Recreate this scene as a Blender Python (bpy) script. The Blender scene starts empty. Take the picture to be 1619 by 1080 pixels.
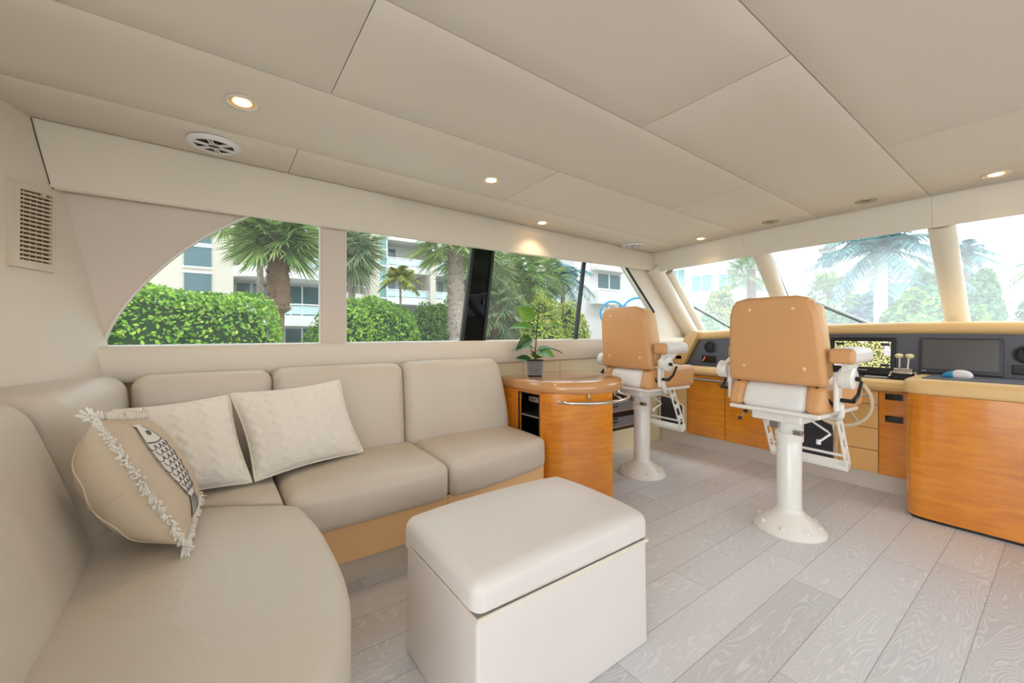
import bpy, bmesh, math, random
from mathutils import Vector, Matrix
random.seed(7)
PI = math.pi
S = bpy.context.scene
COL = S.collection

# ------------------------------------------------------------------ camera, sky, sun, exposure
cam_d = bpy.data.cameras.new('camera'); cam = bpy.data.objects.new('camera', cam_d); COL.objects.link(cam)
cam.location = (0, 0, 1.15); cam.rotation_euler = (PI / 2, 0, math.radians(-36.0))
cam_d.sensor_width = 36.0; cam_d.lens = 648.0 / 1619.0 * 36.0; cam_d.shift_y = -15.0 / 1619.0
cam_d.clip_start = 0.02; cam_d.clip_end = 500
S.camera = cam
S.view_settings.view_transform = 'Standard'; S.view_settings.look = 'None'
S.view_settings.exposure = 1.6; S.view_settings.gamma = 1.0; S.view_settings.use_curve_mapping = False

world = bpy.data.worlds.new('overcast_sky'); S.world = world; world.use_nodes = True
wn = world.node_tree.nodes; wl = world.node_tree.links
bg = wn['Background']
tc = wn.new('ShaderNodeTexCoord'); sx = wn.new('ShaderNodeSeparateXYZ'); cr = wn.new('ShaderNodeValToRGB')
wl.new(tc.outputs['Generated'], sx.inputs[0]); wl.new(sx.outputs['Z'], cr.inputs[0]); wl.new(cr.outputs[0], bg.inputs[0])
cr.color_ramp.elements[0].position = 0.0; cr.color_ramp.elements[0].color = (0.92, 0.95, 1.0, 1)
cr.color_ramp.elements[1].position = 0.7; cr.color_ramp.elements[1].color = (0.80, 0.90, 1.0, 1)
bg.inputs[1].default_value = 1.75

sun_d = bpy.data.lights.new('sun', 'SUN'); sun = bpy.data.objects.new('sun', sun_d); COL.objects.link(sun)
sun_d.energy = 1.0; sun_d.angle = math.radians(12); sun_d.color = (1.0, 0.96, 0.90)
sun.rotation_euler = Vector((-0.35, 0.55, -0.80)).to_track_quat('-Z', 'Y').to_euler(); sun.location = (10, -20, 30)


# ------------------------------------------------------------------ materials
def lin(c):
    c = c / 255.0
    return c / 12.92 if c <= 0.04045 else ((c + 0.055) / 1.055) ** 2.4


def rgb(r, g, b):
    return (lin(r), lin(g), lin(b), 1.0)


def mat(name, col, rough=0.5, metal=0.0, coat=0.0, bump=None, var=None, sub=0.0, spec=0.5):
    m = bpy.data.materials.new(name); m.use_nodes = True
    n = m.node_tree.nodes; l = m.node_tree.links; p = n['Principled BSDF']
    c = rgb(*col)
    p.inputs['Base Color'].default_value = c; p.inputs['Roughness'].default_value = rough
    p.inputs['Metallic'].default_value = metal; p.inputs['Coat Weight'].default_value = coat
    p.inputs['Coat Roughness'].default_value = 0.06; p.inputs['Specular IOR Level'].default_value = spec
    t = n.new('ShaderNodeTexCoord')
    sc, amt = var if var else (3.0, 0.04)
    no = n.new('ShaderNodeTexNoise'); no.inputs['Scale'].default_value = sc; no.inputs['Detail'].default_value = 4
    l.new(t.outputs['Object'], no.inputs['Vector'])
    mx = n.new('ShaderNodeMix'); mx.data_type = 'RGBA'
    mx.inputs['A'].default_value = tuple(x * (1 - amt) for x in c[:3]) + (1,)
    mx.inputs['B'].default_value = tuple(min(1, x * (1 + amt)) for x in c[:3]) + (1,)
    l.new(no.outputs['Fac'], mx.inputs['Factor']); l.new(mx.outputs['Result'], p.inputs['Base Color'])
    if bump:
        bs, st, dist = bump
        b2 = n.new('ShaderNodeTexNoise'); b2.inputs['Scale'].default_value = bs; b2.inputs['Detail'].default_value = 6
        l.new(t.outputs['Object'], b2.inputs['Vector'])
        bp = n.new('ShaderNodeBump'); bp.inputs['Strength'].default_value = st; bp.inputs['Distance'].default_value = dist
        l.new(b2.outputs['Fac'], bp.inputs['Height']); l.new(bp.outputs[0], p.inputs['Normal'])
    return m


def leather(name, col, rough=0.42, crease=0.22):
    """soft leather: fine grain plus broad drawn-in creases"""
    m = mat(name, col, rough, var=(2.5, 0.05))
    n = m.node_tree.nodes; l = m.node_tree.links; p = n['Principled BSDF']
    t = n.new('ShaderNodeTexCoord')
    a = n.new('ShaderNodeTexNoise'); a.inputs['Scale'].default_value = 220; a.inputs['Detail'].default_value = 3
    mp = n.new('ShaderNodeMapping'); mp.inputs['Scale'].default_value = (9, 9, 2.2)
    l.new(t.outputs['Object'], mp.inputs[0])
    b = n.new('ShaderNodeTexNoise'); b.inputs['Scale'].default_value = 1.0; b.inputs['Detail'].default_value = 2; b.inputs['Distortion'].default_value = 1.0
    l.new(t.outputs['Object'], a.inputs['Vector']); l.new(mp.outputs[0], b.inputs['Vector'])
    b1 = n.new('ShaderNodeBump'); b1.inputs['Strength'].default_value = 0.12; b1.inputs['Distance'].default_value = 0.002
    b2 = n.new('ShaderNodeBump'); b2.inputs['Strength'].default_value = crease; b2.inputs['Distance'].default_value = 0.02
    l.new(a.outputs['Fac'], b1.inputs['Height']); l.new(b.outputs['Fac'], b2.inputs['Height'])
    l.new(b2.outputs[0], b1.inputs['Normal']); l.new(b1.outputs[0], p.inputs['Normal'])
    return m


def wood_lacquer(name, dark, light, along='Y'):
    m = mat(name, light, 0.22, coat=1.0)
    n = m.node_tree.nodes; l = m.node_tree.links; p = n['Principled BSDF']
    t = n.new('ShaderNodeTexCoord'); mp = n.new('ShaderNodeMapping')
    mp.inputs['Scale'].default_value = (4, 4, 34) if along == 'Y' else (22, 22, 3)
    l.new(t.outputs['Object'], mp.inputs[0])
    w = n.new('ShaderNodeTexNoise'); w.inputs['Scale'].default_value = 1.0; w.inputs['Detail'].default_value = 5; w.inputs['Distortion'].default_value = 1.2
    l.new(mp.outputs[0], w.inputs['Vector'])
    mp2 = n.new('ShaderNodeMapping'); mp2.inputs['Scale'].default_value = (3, 3, 2)
    l.new(t.outputs['Object'], mp2.inputs[0])
    w2 = n.new('ShaderNodeTexNoise'); w2.inputs['Scale'].default_value = 1.2; w2.inputs['Detail'].default_value = 2
    l.new(mp2.outputs[0], w2.inputs['Vector'])
    ad = n.new('ShaderNodeMath'); ad.operation = 'MULTIPLY_ADD'; ad.inputs[1].default_value = 0.55
    l.new(w.outputs['Fac'], ad.inputs[0])
    ml = n.new('ShaderNodeMath'); ml.operation = 'MULTIPLY'; ml.inputs[1].default_value = 0.45
    l.new(w2.outputs['Fac'], ml.inputs[0]); l.new(ml.outputs[0], ad.inputs[2])
    r = n.new('ShaderNodeValToRGB')
    r.color_ramp.elements[0].position = 0.33; r.color_ramp.elements[0].color = rgb(*dark)
    r.color_ramp.elements[1].position = 0.62; r.color_ramp.elements[1].color = rgb(*light)
    l.new(ad.outputs[0], r.inputs[0]); l.new(r.outputs[0], p.inputs['Base Color'])
    return m


def floor_planks():
    """limed grey oak planks running towards the bow: row seams, butt joints and pale wavy grain lines"""
    m = bpy.data.materials.new('grey_oak_planks'); m.use_nodes = True
    n = m.node_tree.nodes; l = m.node_tree.links; p = n['Principled BSDF']
    p.inputs['Roughness'].default_value = 0.36; p.inputs['Specular IOR Level'].default_value = 0.55
    t = n.new('ShaderNodeTexCoord'); sp = n.new('ShaderNodeSeparateXYZ'); l.new(t.outputs['Object'], sp.inputs[0])

    def mt(op, a, b=None, c=None):
        x = n.new('ShaderNodeMath'); x.operation = op
        for i, v in enumerate((a, b, c)):
            if v is None: continue
            if isinstance(v, (int, float)): x.inputs[i].default_value = v
            else: l.new(v, x.inputs[i])
        return x.outputs[0]
    row = mt('DIVIDE', mt('ADD', sp.outputs['Y'], 9.895), 0.184)
    rid = mt('FLOOR', row); rf = mt('SUBTRACT', row, rid)
    offs = mt('FRACT', mt('MULTIPLY', mt('SINE', mt('MULTIPLY', rid, 12.9898)), 43758.5))
    colx = mt('ADD', mt('DIVIDE', sp.outputs['X'], 1.22), mt('MULTIPLY', offs, 1.0))
    cid = mt('FLOOR', colx); cf = mt('SUBTRACT', colx, cid)
    pid = mt('ADD', mt('MULTIPLY', rid, 7.31), mt('MULTIPLY', cid, 3.77))
    rnd = mt('FRACT', mt('MULTIPLY', mt('SINE', mt('MULTIPLY', pid, 78.233)), 43758.5))
    # grain contours
    cb = n.new('ShaderNodeCombineXYZ')
    l.new(mt('MULTIPLY', sp.outputs['X'], 1.15), cb.inputs[0]); l.new(mt('MULTIPLY', sp.outputs['Y'], 8.0), cb.inputs[1]); l.new(mt('MULTIPLY', pid, 5.3), cb.inputs[2])
    no = n.new('ShaderNodeTexNoise'); no.inputs['Scale'].default_value = 1.0; no.inputs['Detail'].default_value = 2.5; no.inputs['Roughness'].default_value = 0.45
    no.inputs['Distortion'].default_value = 0.5
    l.new(cb.outputs[0], no.inputs['Vector'])
    fr = mt('PINGPONG', mt('MULTIPLY', no.outputs['Fac'], 46.0), 0.5)
    line = mt('SMOOTH_MIN', mt('MULTIPLY', fr, 2.0), 1.0, 0.1)
    line = mt('POWER', line, 3.6)
    cb2 = n.new('ShaderNodeCombineXYZ')
    l.new(mt('MULTIPLY', sp.outputs['X'], 14.0), cb2.inputs[0]); l.new(mt('MULTIPLY', sp.outputs['Y'], 160.0), cb2.inputs[1]); l.new(pid, cb2.inputs[2])
    fine = n.new('ShaderNodeTexNoise'); fine.inputs['Scale'].default_value = 1.0; fine.inputs['Detail'].default_value = 3
    l.new(cb2.outputs[0], fine.inputs['Vector'])
    base = n.new('ShaderNodeMix'); base.data_type = 'RGBA'
    base.inputs['A'].default_value = rgb(200, 198, 201); base.inputs['B'].default_value = rgb(219, 218, 222)
    l.new(rnd, base.inputs['Factor'])
    lt = n.new('ShaderNodeMix'); lt.data_type = 'RGBA'; lt.inputs['B'].default_value = rgb(248, 247, 248)
    l.new(base.outputs['Result'], lt.inputs['A']); l.new(mt('MULTIPLY', mt('MULTIPLY', line, 0.72), mt('MULTIPLY_ADD', fine.outputs['Fac'], 0.9, 0.3)), lt.inputs['Factor'])
    sy = mt('LESS_THAN', mt('MINIMUM', rf, mt('SUBTRACT', 1.0, rf)), 0.010)
    sxx = mt('LESS_THAN', mt('MINIMUM', cf, mt('SUBTRACT', 1.0, cf)), 0.0012)
    seam = mt('MAXIMUM', sy, sxx)
    fin = n.new('ShaderNodeMix'); fin.data_type = 'RGBA'; fin.inputs['B'].default_value = rgb(112, 102, 96)
    l.new(lt.outputs['Result'], fin.inputs['A']); l.new(mt('MULTIPLY', seam, 0.5), fin.inputs['Factor'])
    l.new(fin.outputs['Result'], p.inputs['Base Color'])
    bp = n.new('ShaderNodeBump'); bp.inputs['Strength'].default_value = 0.25; bp.inputs['Distance'].default_value = 0.002
    l.new(mt('SUBTRACT', line, mt('MULTIPLY', seam, 2.0)), bp.inputs['Height']); l.new(bp.outputs[0], p.inputs['Normal'])
    return m


def glass(name, tint, gloss=0.06, haze=0.0):
    m = bpy.data.materials.new(name); m.use_nodes = True
    n = m.node_tree.nodes; l = m.node_tree.links
    n.remove(n['Principled BSDF'])
    out = n['Material Output']
    tr = n.new('ShaderNodeBsdfTransparent'); tr.inputs[0].default_value = (*tint, 1)
    gl = n.new('ShaderNodeBsdfGlossy'); gl.inputs['Roughness'].default_value = 0.02
    lw = n.new('ShaderNodeLayerWeight'); lw.inputs[0].default_value = 0.12
    mu = n.new('ShaderNodeMath'); mu.operation = 'MULTIPLY'; mu.inputs[1].default_value = gloss * 6
    l.new(lw.outputs['Fresnel'], mu.inputs[0])
    mx = n.new('ShaderNodeMixShader'); l.new(mu.outputs[0], mx.inputs[0]); l.new(tr.outputs[0], mx.inputs[1]); l.new(gl.outputs[0], mx.inputs[2])
    last = mx.outputs[0]
    if haze > 0:                                   # white translucent mix puts a veil of glare into the glass
        tl = n.new('ShaderNodeBsdfTranslucent'); tl.inputs[0].default_value = (1, 1, 1, 1)
        m2 = n.new('ShaderNodeMixShader'); m2.inputs[0].default_value = haze
        l.new(last, m2.inputs[1]); l.new(tl.outputs[0], m2.inputs[2]); last = m2.outputs[0]
    l.new(last, out.inputs[0])
    return m


def emit(name, col, strength):
    m = bpy.data.materials.new(name); m.use_nodes = True
    n = m.node_tree.nodes; p = n['Principled BSDF']
    p.inputs['Base Color'].default_value = rgb(*col); p.inputs['Emission Color'].default_value = rgb(*col); p.inputs['Emission Strength'].default_value = strength
    return m


def leafmat(name, c1, c2, c3):
    m = bpy.data.materials.new(name); m.use_nodes = True
    n = m.node_tree.nodes; l = m.node_tree.links; p = n['Principled BSDF']
    p.inputs['Roughness'].default_value = 0.55
    g = n.new('ShaderNodeNewGeometry'); r = n.new('ShaderNodeValToRGB')
    e = r.color_ramp.elements
    e[0].position = 0.0; e[0].color = rgb(*c1); e[1].position = 1.0; e[1].color = rgb(*c3)
    k = e.new(0.5); k.color = rgb(*c2)
    l.new(g.outputs['Random Per Island'], r.inputs[0]); l.new(r.outputs[0], p.inputs['Base Color'])
    tl = n.new('ShaderNodeBsdfTranslucent'); l.new(r.outputs[0], tl.inputs[0])
    mx = n.new('ShaderNodeMixShader'); mx.inputs[0].default_value = 0.35
    l.new(p.outputs[0], mx.inputs[1]); l.new(tl.outputs[0], mx.inputs[2]); l.new(mx.outputs[0], n['Material Output'].inputs[0])
    return m


M = {}
M['ceiling'] = mat('headliner_vinyl', (220, 209, 195), 0.62, bump=(300, 0.05, 0.001), var=(1.2, 0.025))
M['gap'] = mat('dark_joint', (92, 80, 70), 0.9)
M['wall'] = mat('cream_wall_vinyl', (220, 211, 197), 0.55, bump=(260, 0.05, 0.001), var=(1.5, 0.03))
M['wall_pink'] = mat('beige_window_surround', (210, 196, 184), 0.55, bump=(260, 0.05, 0.001), var=(1.5, 0.03))
M['pale_panel'] = mat('pale_yellow_panel', (232, 218, 184), 0.4)
M['floor'] = floor_planks()
M['leather'] = leather('cream_leather', (208, 197, 183))
M['leather_ott'] = leather('ivory_leather', (224, 218, 213), 0.42, 0.06)
M['piping'] = mat('ivory_welt', (232, 222, 208), 0.45)
M['tan'] = mat('tan_vinyl', (238, 194, 140), 0.45, bump=(250, 0.08, 0.001), var=(2, 0.04))
M['tan_light'] = mat('pale_tan_vinyl', (226, 186, 130), 0.42, bump=(250, 0.08, 0.001), var=(2, 0.04))
M['tan_hood'] = mat('honey_tan_vinyl', (228, 190, 132), 0.42, bump=(250, 0.06, 0.001), var=(2, 0.04))
M['seat_tan'] = mat('helm_seat_tan_vinyl', (214, 160, 106), 0.42, bump=(250, 0.08, 0.001), var=(3, 0.04))
M['seat_white'] = mat('helm_seat_white_vinyl', (232, 230, 226), 0.4, bump=(250, 0.06, 0.001))
M['kick'] = mat('grey_beige_kick', (212, 202, 188), 0.6)
M['wood'] = wood_lacquer('honey_maple_lacquer', (204, 114, 14), (234, 148, 30))
M['wood_top'] = wood_lacquer('tan_lacquer_top', (196, 138, 86), (214, 160, 106))
M['pale_wood'] = mat('pale_maple_drawer', (228, 178, 108), 0.35, coat=0.3, var=(8, 0.05))
M['white_metal'] = mat('white_powder_coat', (236, 233, 226), 0.28, coat=0.4, var=(2, 0.015))
M['white_plastic'] = mat('white_plastic', (228, 224, 226), 0.4)
M['chrome'] = mat('polished_steel', (215, 212, 208), 0.14, metal=1.0)
M['steel'] = mat('brushed_steel', (170, 166, 160), 0.35, metal=1.0)
M['black'] = mat('black_plastic', (22, 22, 24), 0.4)
M['black_gloss'] = mat('black_gloss', (9, 9, 11), 0.12, coat=0.5)
M['grille'] = mat('charcoal_grille_cloth', (66, 64, 68), 0.85, bump=(90, 0.3, 0.003))
M['dash'] = mat('charcoal_dash_panel', (88, 90, 100), 0.5, bump=(300, 0.05, 0.001))
M['dash_dark'] = mat('dark_bezel', (52, 52, 58), 0.4)
M['screen_off'] = mat('grey_blank_screen', (84, 82, 82), 0.25)
M['rack'] = mat('grey_rack_face', (128, 134, 142), 0.4, metal=0.3)
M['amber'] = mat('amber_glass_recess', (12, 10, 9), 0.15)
M['vent'] = mat('cream_vent_frame', (216, 203, 184), 0.5)
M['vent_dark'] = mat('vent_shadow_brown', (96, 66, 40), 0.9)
M['downlight_rim'] = mat('downlight_rim_cream', (214, 204, 192), 0.35)
M['downlight_cup'] = mat('downlight_cup_brass', (225, 170, 90), 0.3)
M['lamp'] = emit('halogen_lamp', (255, 214, 150), 5.0)
M['lamp_off'] = mat('unlit_lamp_glass', (130, 124, 110), 0.3)
M['glass_side'] = glass('tinted_side_glass', (0.66, 0.69, 0.69), 0.05, 0.014)
M['glass_front'] = glass('glare_veiled_windshield', (0.70, 0.74, 0.75), 0.04, 0.09)  # last value sets the whitish glare veil put into the panes
M['glass_dark'] = glass('dark_tinted_glass', (0.20, 0.20, 0.22), 0.3, 0.0)
M['white_trim'] = mat('white_window_bead', (226, 220, 212), 0.45)
M['knit'] = mat('white_knit_wool', (238, 232, 222), 0.9, bump=(160, 0.5, 0.004), var=(40, 0.05), spec=0.1)
M['linen'] = mat('beige_linen', (206, 188, 166), 0.9, bump=(420, 0.4, 0.002), var=(60, 0.06), spec=0.1)
M['linen_back'] = mat('cream_cotton_back', (222, 205, 180), 0.85, bump=(300, 0.3, 0.002), spec=0.15)
M['fringe'] = mat('white_cotton_fringe', (236, 230, 220), 0.95, spec=0.1)
M['ink'] = mat('dark_grey_stitching', (104, 100, 102), 0.9)
M['applique'] = mat('white_applique', (234, 228, 220), 0.9, spec=0.1)
M['pot'] = mat('charcoal_pot', (58, 58, 64), 0.7)
M['pot_line'] = mat('white_zigzag', (205, 203, 200), 0.7)
M['soil'] = mat('potting_soil', (48, 36, 28), 0.95)
M['stem'] = mat('plant_stem', (62, 56, 40), 0.7)
M['fig'] = mat('rubber_fig_leaf', (96, 150, 52), 0.35, var=(9, 0.3))
M['fig2'] = mat('rubber_fig_dark_leaf', (56, 100, 50), 0.35, var=(9, 0.3))
M['blue'] = mat('blue_plastic', (40, 140, 190), 0.35)
M['rope'] = mat('cream_wheel_rim', (222, 202, 170), 0.4)
M['brass'] = mat('pale_gold', (236, 222, 176), 0.25, metal=0.3)
M['stucco'] = mat('cream_stucco', (208, 196, 180), 0.9, var=(0.5, 0.03))
M['stucco_white'] = mat('white_stucco', (222, 219, 214), 0.9, var=(0.5, 0.03))
M['stucco_grey'] = mat('grey_white_stucco', (210, 203, 199), 0.9, var=(0.5, 0.03))
M['bwin'] = mat('teal_window_glass', (70, 100, 104), 0.15, coat=0.5, var=(0.8, 0.3))
M['bwin_green'] = mat('green_window_glass', (120, 168, 160), 0.2, coat=0.4, var=(0.8, 0.15))
M['bframe'] = mat('white_window_frame', (240, 240, 240), 0.5)
M['rail_glass'] = mat('pale_balcony_rail_panel', (198, 214, 216), 0.3)
M['trunk'] = mat('palm_trunk_brown', (126, 96, 74), 0.95, bump=(14, 0.9, 0.05), var=(7, 0.4))
M['trunk_grey'] = mat('palm_trunk_grey', (158, 140, 126), 0.95, bump=(10, 1.0, 0.08), var=(9, 0.55))
M['trunk_pale'] = mat('royal_palm_trunk', (214, 206, 198), 0.9, var=(3, 0.1))
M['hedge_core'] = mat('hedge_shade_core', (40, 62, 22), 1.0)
M['hedge'] = leafmat('hedge_leaves', (74, 120, 26), (128, 174, 44), (186, 206, 78))
M['hedge_dark'] = leafmat('dark_hedge_leaves', (52, 96, 28), (98, 146, 46), (170, 184, 84))
M['hedge_yellow'] = leafmat('yellow_bush_leaves', (92, 124, 40), (168, 180, 60), (214, 204, 90))
M['palm'] = leafmat('palm_fronds', (92, 122, 66), (140, 166, 90), (196, 200, 128))
M['palm_dull'] = leafmat('dull_palm_fronds', (96, 120, 86), (150, 166, 122), (206, 206, 160))
M['palm_yellow'] = leafmat('yellow_palm_fronds', (86, 116, 40), (146, 160, 60), (206, 176, 80))
M['palm_blue'] = leafmat('blue_green_palm_fronds', (62, 104, 112), (96, 138, 140), (130, 166, 156))
M['tree'] = leafmat('mid_green_tree_leaves', (84, 130, 66), (122, 164, 92), (160, 192, 120))
M['ground'] = mat('pale_quay_ground', (186, 184, 170), 0.95, var=(0.3, 0.1))


# ------------------------------------------------------------------ mesh builder
class MB:
    def __init__(self): self.v = []; self.f = []; self.mi = []

    def add(self, verts, faces, mi=0, X=None):
        o = len(self.v)
        for p in verts:
            p = Vector(p); self.v.append(tuple(X @ p) if X is not None else tuple(p))
        for q in faces: self.f.append(tuple(o + i for i in q)); self.mi.append(mi)
        return self

    def box(self, x0, x1, y0, y1, z0, z1, mi=0, X=None):
        v = [(x, y, z) for z in (z0, z1) for y in (y0, y1) for x in (x0, x1)]
        return self.add(v, [(0, 2, 3, 1), (4, 5, 7, 6), (0, 1, 5, 4), (2, 6, 7, 3), (0, 4, 6, 2), (1, 3, 7, 5)], mi, X)

    def rbox(self, x0, x1, y0, y1, z0, z1, r=0.01, n=4, k=3, bulge=(0, 0, 0), warp=None, mi=0, X=None):
        """rounded, optionally puffed box"""
        lo = (x0, y0, z0); hi = (x1, y1, z1)
        c = [(a + b) / 2 for a, b in zip(lo, hi)]; h = [(b - a) / 2 for a, b in zip(lo, hi)]
        r = min(r, *[q * 0.999 for q in h])
        def samples(hh):
            e = [r * math.tan(i * PI / 4 / k) for i in range(k + 1)]
            core = hh - r
            s = [-(core + a) for a in reversed(e)]
            s += [-core + 2 * core * i / n for i in range(1, n)]
            s += [core + a for a in e]
            return s
        sm = [samples(q) for q in h]
        idx = {}; V = []; F = []
        def vid(p):
            d = []; co = []
            for a, hh in zip(p, h):
                q = max(-(hh - r), min(hh - r, a)); co.append(q); d.append(a - q)
            L = math.sqrt(sum(a * a for a in d)) or 1
            q = [co[i] + d[i] / L * r for i in range(3)]
            s = [max(-1, min(1, q[i] / h[i])) for i in range(3)]
            for i in range(3):
                if bulge[i]:
                    a, b = s[(i + 1) % 3], s[(i + 2) % 3]
                    q[i] += bulge[i] * s[i] * max(0, 1 - a ** 4) * max(0, 1 - b ** 4)
            key = tuple(round(a, 6) for a in q)
            if key not in idx:
                idx[key] = len(V); P = [q[i] + c[i] for i in range(3)]
                V.append(tuple(warp(*P)) if warp else tuple(P))
            return idx[key]
        for ax in range(3):
            a, b = (ax + 1) % 3, (ax + 2) % 3
            for sg in (-1, 1):
                for i in range(len(sm[a]) - 1):
                    for j in range(len(sm[b]) - 1):
                        ids = []
                        for (ii, jj) in ((i, j), (i + 1, j), (i + 1, j + 1), (i, j + 1)):
                            p = [0, 0, 0]; p[ax] = sg * h[ax]; p[a] = sm[a][ii]; p[b] = sm[b][jj]
                            ids.append(vid(p))
                        u = []
                        for t in ids:
                            if t not in u: u.append(t)
                        if len(u) >= 3: F.append(tuple(u) if sg > 0 else tuple(reversed(u)))
        return self.add(V, F, mi, X)

    def tube(self, pts, r, n=10, mi=0, X=None, caps=True, closed=False):
        pts = [Vector(p) for p in pts]; N = len(pts)
        rs = r if isinstance(r, (list, tuple)) else [r] * N
        V = []; F = []; up = None
        for i, p in enumerate(pts):
            if closed: d = pts[(i + 1) % N] - pts[i - 1]
            else: d = pts[min(i + 1, N - 1)] - pts[max(i - 1, 0)]
            d.normalize()
            if up is None: up = Vector((0, 0, 1)) if abs(d.z) < 0.9 else Vector((1, 0, 0))
            s = d.cross(up)
            if s.length < 1e-6: s = d.cross(Vector((0, 1, 0)))
            s.normalize(); up = s.cross(d).normalized()
            for k in range(n):
                a = 2 * PI * k / n; V.append(tuple(p + (s * math.cos(a) + up * math.sin(a)) * rs[i]))
        for i in range(N if closed else N - 1):
            j = (i + 1) % N
            for k in range(n): F.append((i * n + k, i * n + (k + 1) % n, j * n + (k + 1) % n, j * n + k))
        if caps and not closed: F.append(tuple(reversed(range(n)))); F.append(tuple((N - 1) * n + k for k in range(n)))
        return self.add(V, F, mi, X)

    def lathe(self, prof, c=(0, 0, 0), n=24, mi=0, X=None, sc=(1, 1), caps=True):
        V = []; F = []
        for r, z in prof:
            for k in range(n):
                a = 2 * PI * k / n; V.append((c[0] + r * sc[0] * math.cos(a), c[1] + r * sc[1] * math.sin(a), c[2] + z))
        for i in range(len(prof) - 1):
            for k in range(n): F.append((i * n + k, i * n + (k + 1) % n, (i + 1) * n + (k + 1) % n, (i + 1) * n + k))
        if caps: F.append(tuple(reversed(range(n)))); F.append(tuple((len(prof) - 1) * n + k for k in range(n)))
        return self.add(V, F, mi, X)

    def prism(self, out, axis, a0, a1, mi=0):
        """extrude a 2-D outline along an axis; outline coordinates are the two other axes in order"""
        def P(p, a): return {'x': (a, p[0], p[1]), 'y': (p[0], a, p[1]), 'z': (p[0], p[1], a)}[axis]
        n = len(out); V = [P(p, a0) for p in out] + [P(p, a1) for p in out]
        F = [tuple(range(n)), tuple(reversed(range(n, 2 * n)))] + [(i, i + n, (i + 1) % n + n, (i + 1) % n) for i in range(n)]
        return self.add(V, F, mi)

    def pad(self, out, z0, z1, r0, r1, crown=0.0, k=4, rings=5, mi=0):
        """solid of a plan outline with rounded lower and upper edges and a crowned top"""
        n = len(out); cx = sum(p[0] for p in out) / n; cy = sum(p[1] for p in out) / n
        area = sum(out[i][0] * out[(i + 1) % n][1] - out[(i + 1) % n][0] * out[i][1] for i in range(n))
        if area < 0: out = list(reversed(out))
        nor = []
        for i in range(n):
            a = Vector(out[i - 1]); b = Vector(out[i]); c = Vector(out[(i + 1) % n])
            e1 = (b - a).normalized(); e2 = (c - b).normalized()
            m = Vector((e1.y + e2.y, -e1.x - e2.x)); m = m.normalized() if m.length > 1e-6 else Vector((e1.y, -e1.x))
            nor.append(m / max(0.5, m.dot(Vector((e1.y, -e1.x)))))
        lay = []
        def ring(ins, z): lay.append([(out[i][0] - nor[i].x * ins, out[i][1] - nor[i].y * ins, z) for i in range(n)])
        for i in range(k + 1):
            a = PI / 2 * i / k; ring(r0 * (1 - math.sin(a)), z0 + r0 * (1 - math.cos(a)))
        for i in range(k + 1):
            a = PI / 2 * i / k; ring(r1 * (1 - math.cos(a)), z1 - r1 + r1 * math.sin(a))
        last = lay[-1]
        for i in range(1, rings):
            t = 1 - (i / rings)
            lay.append([(cx + (p[0] - cx) * t, cy + (p[1] - cy) * t, z1 + crown * (1 - t ** 2.5)) for p in last])
        V = [p for L in lay for p in L]; V.append((cx, cy, z1 + crown)); F = [tuple(reversed(range(n)))]
        for j in range(len(lay) - 1):
            for i in range(n): F.append((j * n + i, j * n + (i + 1) % n, (j + 1) * n + (i + 1) % n, (j + 1) * n + i))
        b = (len(lay) - 1) * n
        for i in range(n): F.append((b + i, b + (i + 1) % n, len(V) - 1))
        return self.add(V, F, mi)

    def build(self, name, ms, parent=None, loc=None, smooth=40):
        if not isinstance(ms, (list, tuple)): ms = [ms]
        off = Vector((0, 0, 0)); q = parent
        while q is not None: off = off + q.location; q = q.parent
        if parent is None and loc == 'base':
            xs = [p[0] for p in self.v]; ys = [p[1] for p in self.v]; zs = [p[2] for p in self.v]
            loc = ((min(xs) + max(xs)) / 2, (min(ys) + max(ys)) / 2, min(zs))
        if parent is None and loc is not None: off = Vector(loc)
        me = bpy.data.meshes.new(name)
        me.from_pydata([(p[0] - off.x, p[1] - off.y, p[2] - off.z) for p in self.v], [], self.f)
        for m in ms: me.materials.append(m)
        if len(ms) > 1: me.polygons.foreach_set('material_index', self.mi)
        me.update()
        if smooth:
            me.polygons.foreach_set('use_smooth', [True] * len(me.polygons)); me.set_sharp_from_angle(angle=math.radians(smooth))
        o = bpy.data.objects.new(name, me); COL.objects.link(o)
        if parent is not None: o.parent = parent
        elif loc is not None: o.location = off
        return o


def tag(o, label, cat, group=None, kind=None):
    o['label'] = label; o['category'] = cat
    if group: o['group'] = group
    if kind: o['kind'] = kind
    return o


def thing(name, label, cat, loc=(0, 0, 0), group=None):
    o = bpy.data.objects.new(name, None); COL.objects.link(o); o.location = loc; o.empty_display_size = 0.1
    return tag(o, label, cat, group)


def struct(mb, name, m, label=None, smooth=40, parent=None):
    o = mb.build(name, m, parent, smooth=smooth)
    if parent is None:
        o['kind'] = 'structure'; o['label'] = label or name.replace('_', ' '); o['category'] = name.split('_')[0]
    return o


def kids(o): return [c for c in bpy.data.objects if c.parent == o]


def copy_tree(o, parent=None):
    c = o.copy(); COL.objects.link(c)
    if parent is not None: c.parent = parent
    for k in kids(o): copy_tree(k, c)
    return c


def spline(pts, n=8, closed=False):
    """Catmull-Rom through points"""
    P = [Vector(p) for p in pts]; N = len(P); R = []
    for i in range(N if closed else N - 1):
        if closed: a, b, c, d = P[i - 1], P[i], P[(i + 1) % N], P[(i + 2) % N]
        else: a, b, c, d = P[max(i - 1, 0)], P[i], P[i + 1], P[min(i + 2, N - 1)]
        for k in range(n):
            t = k / n
            R.append(0.5 * ((2 * b) + (c - a) * t + (2 * a - 5 * b + 4 * c - d) * t * t + (3 * b - a - 3 * c + d) * t ** 3))
    if not closed: R.append(P[-1])
    return R


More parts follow.
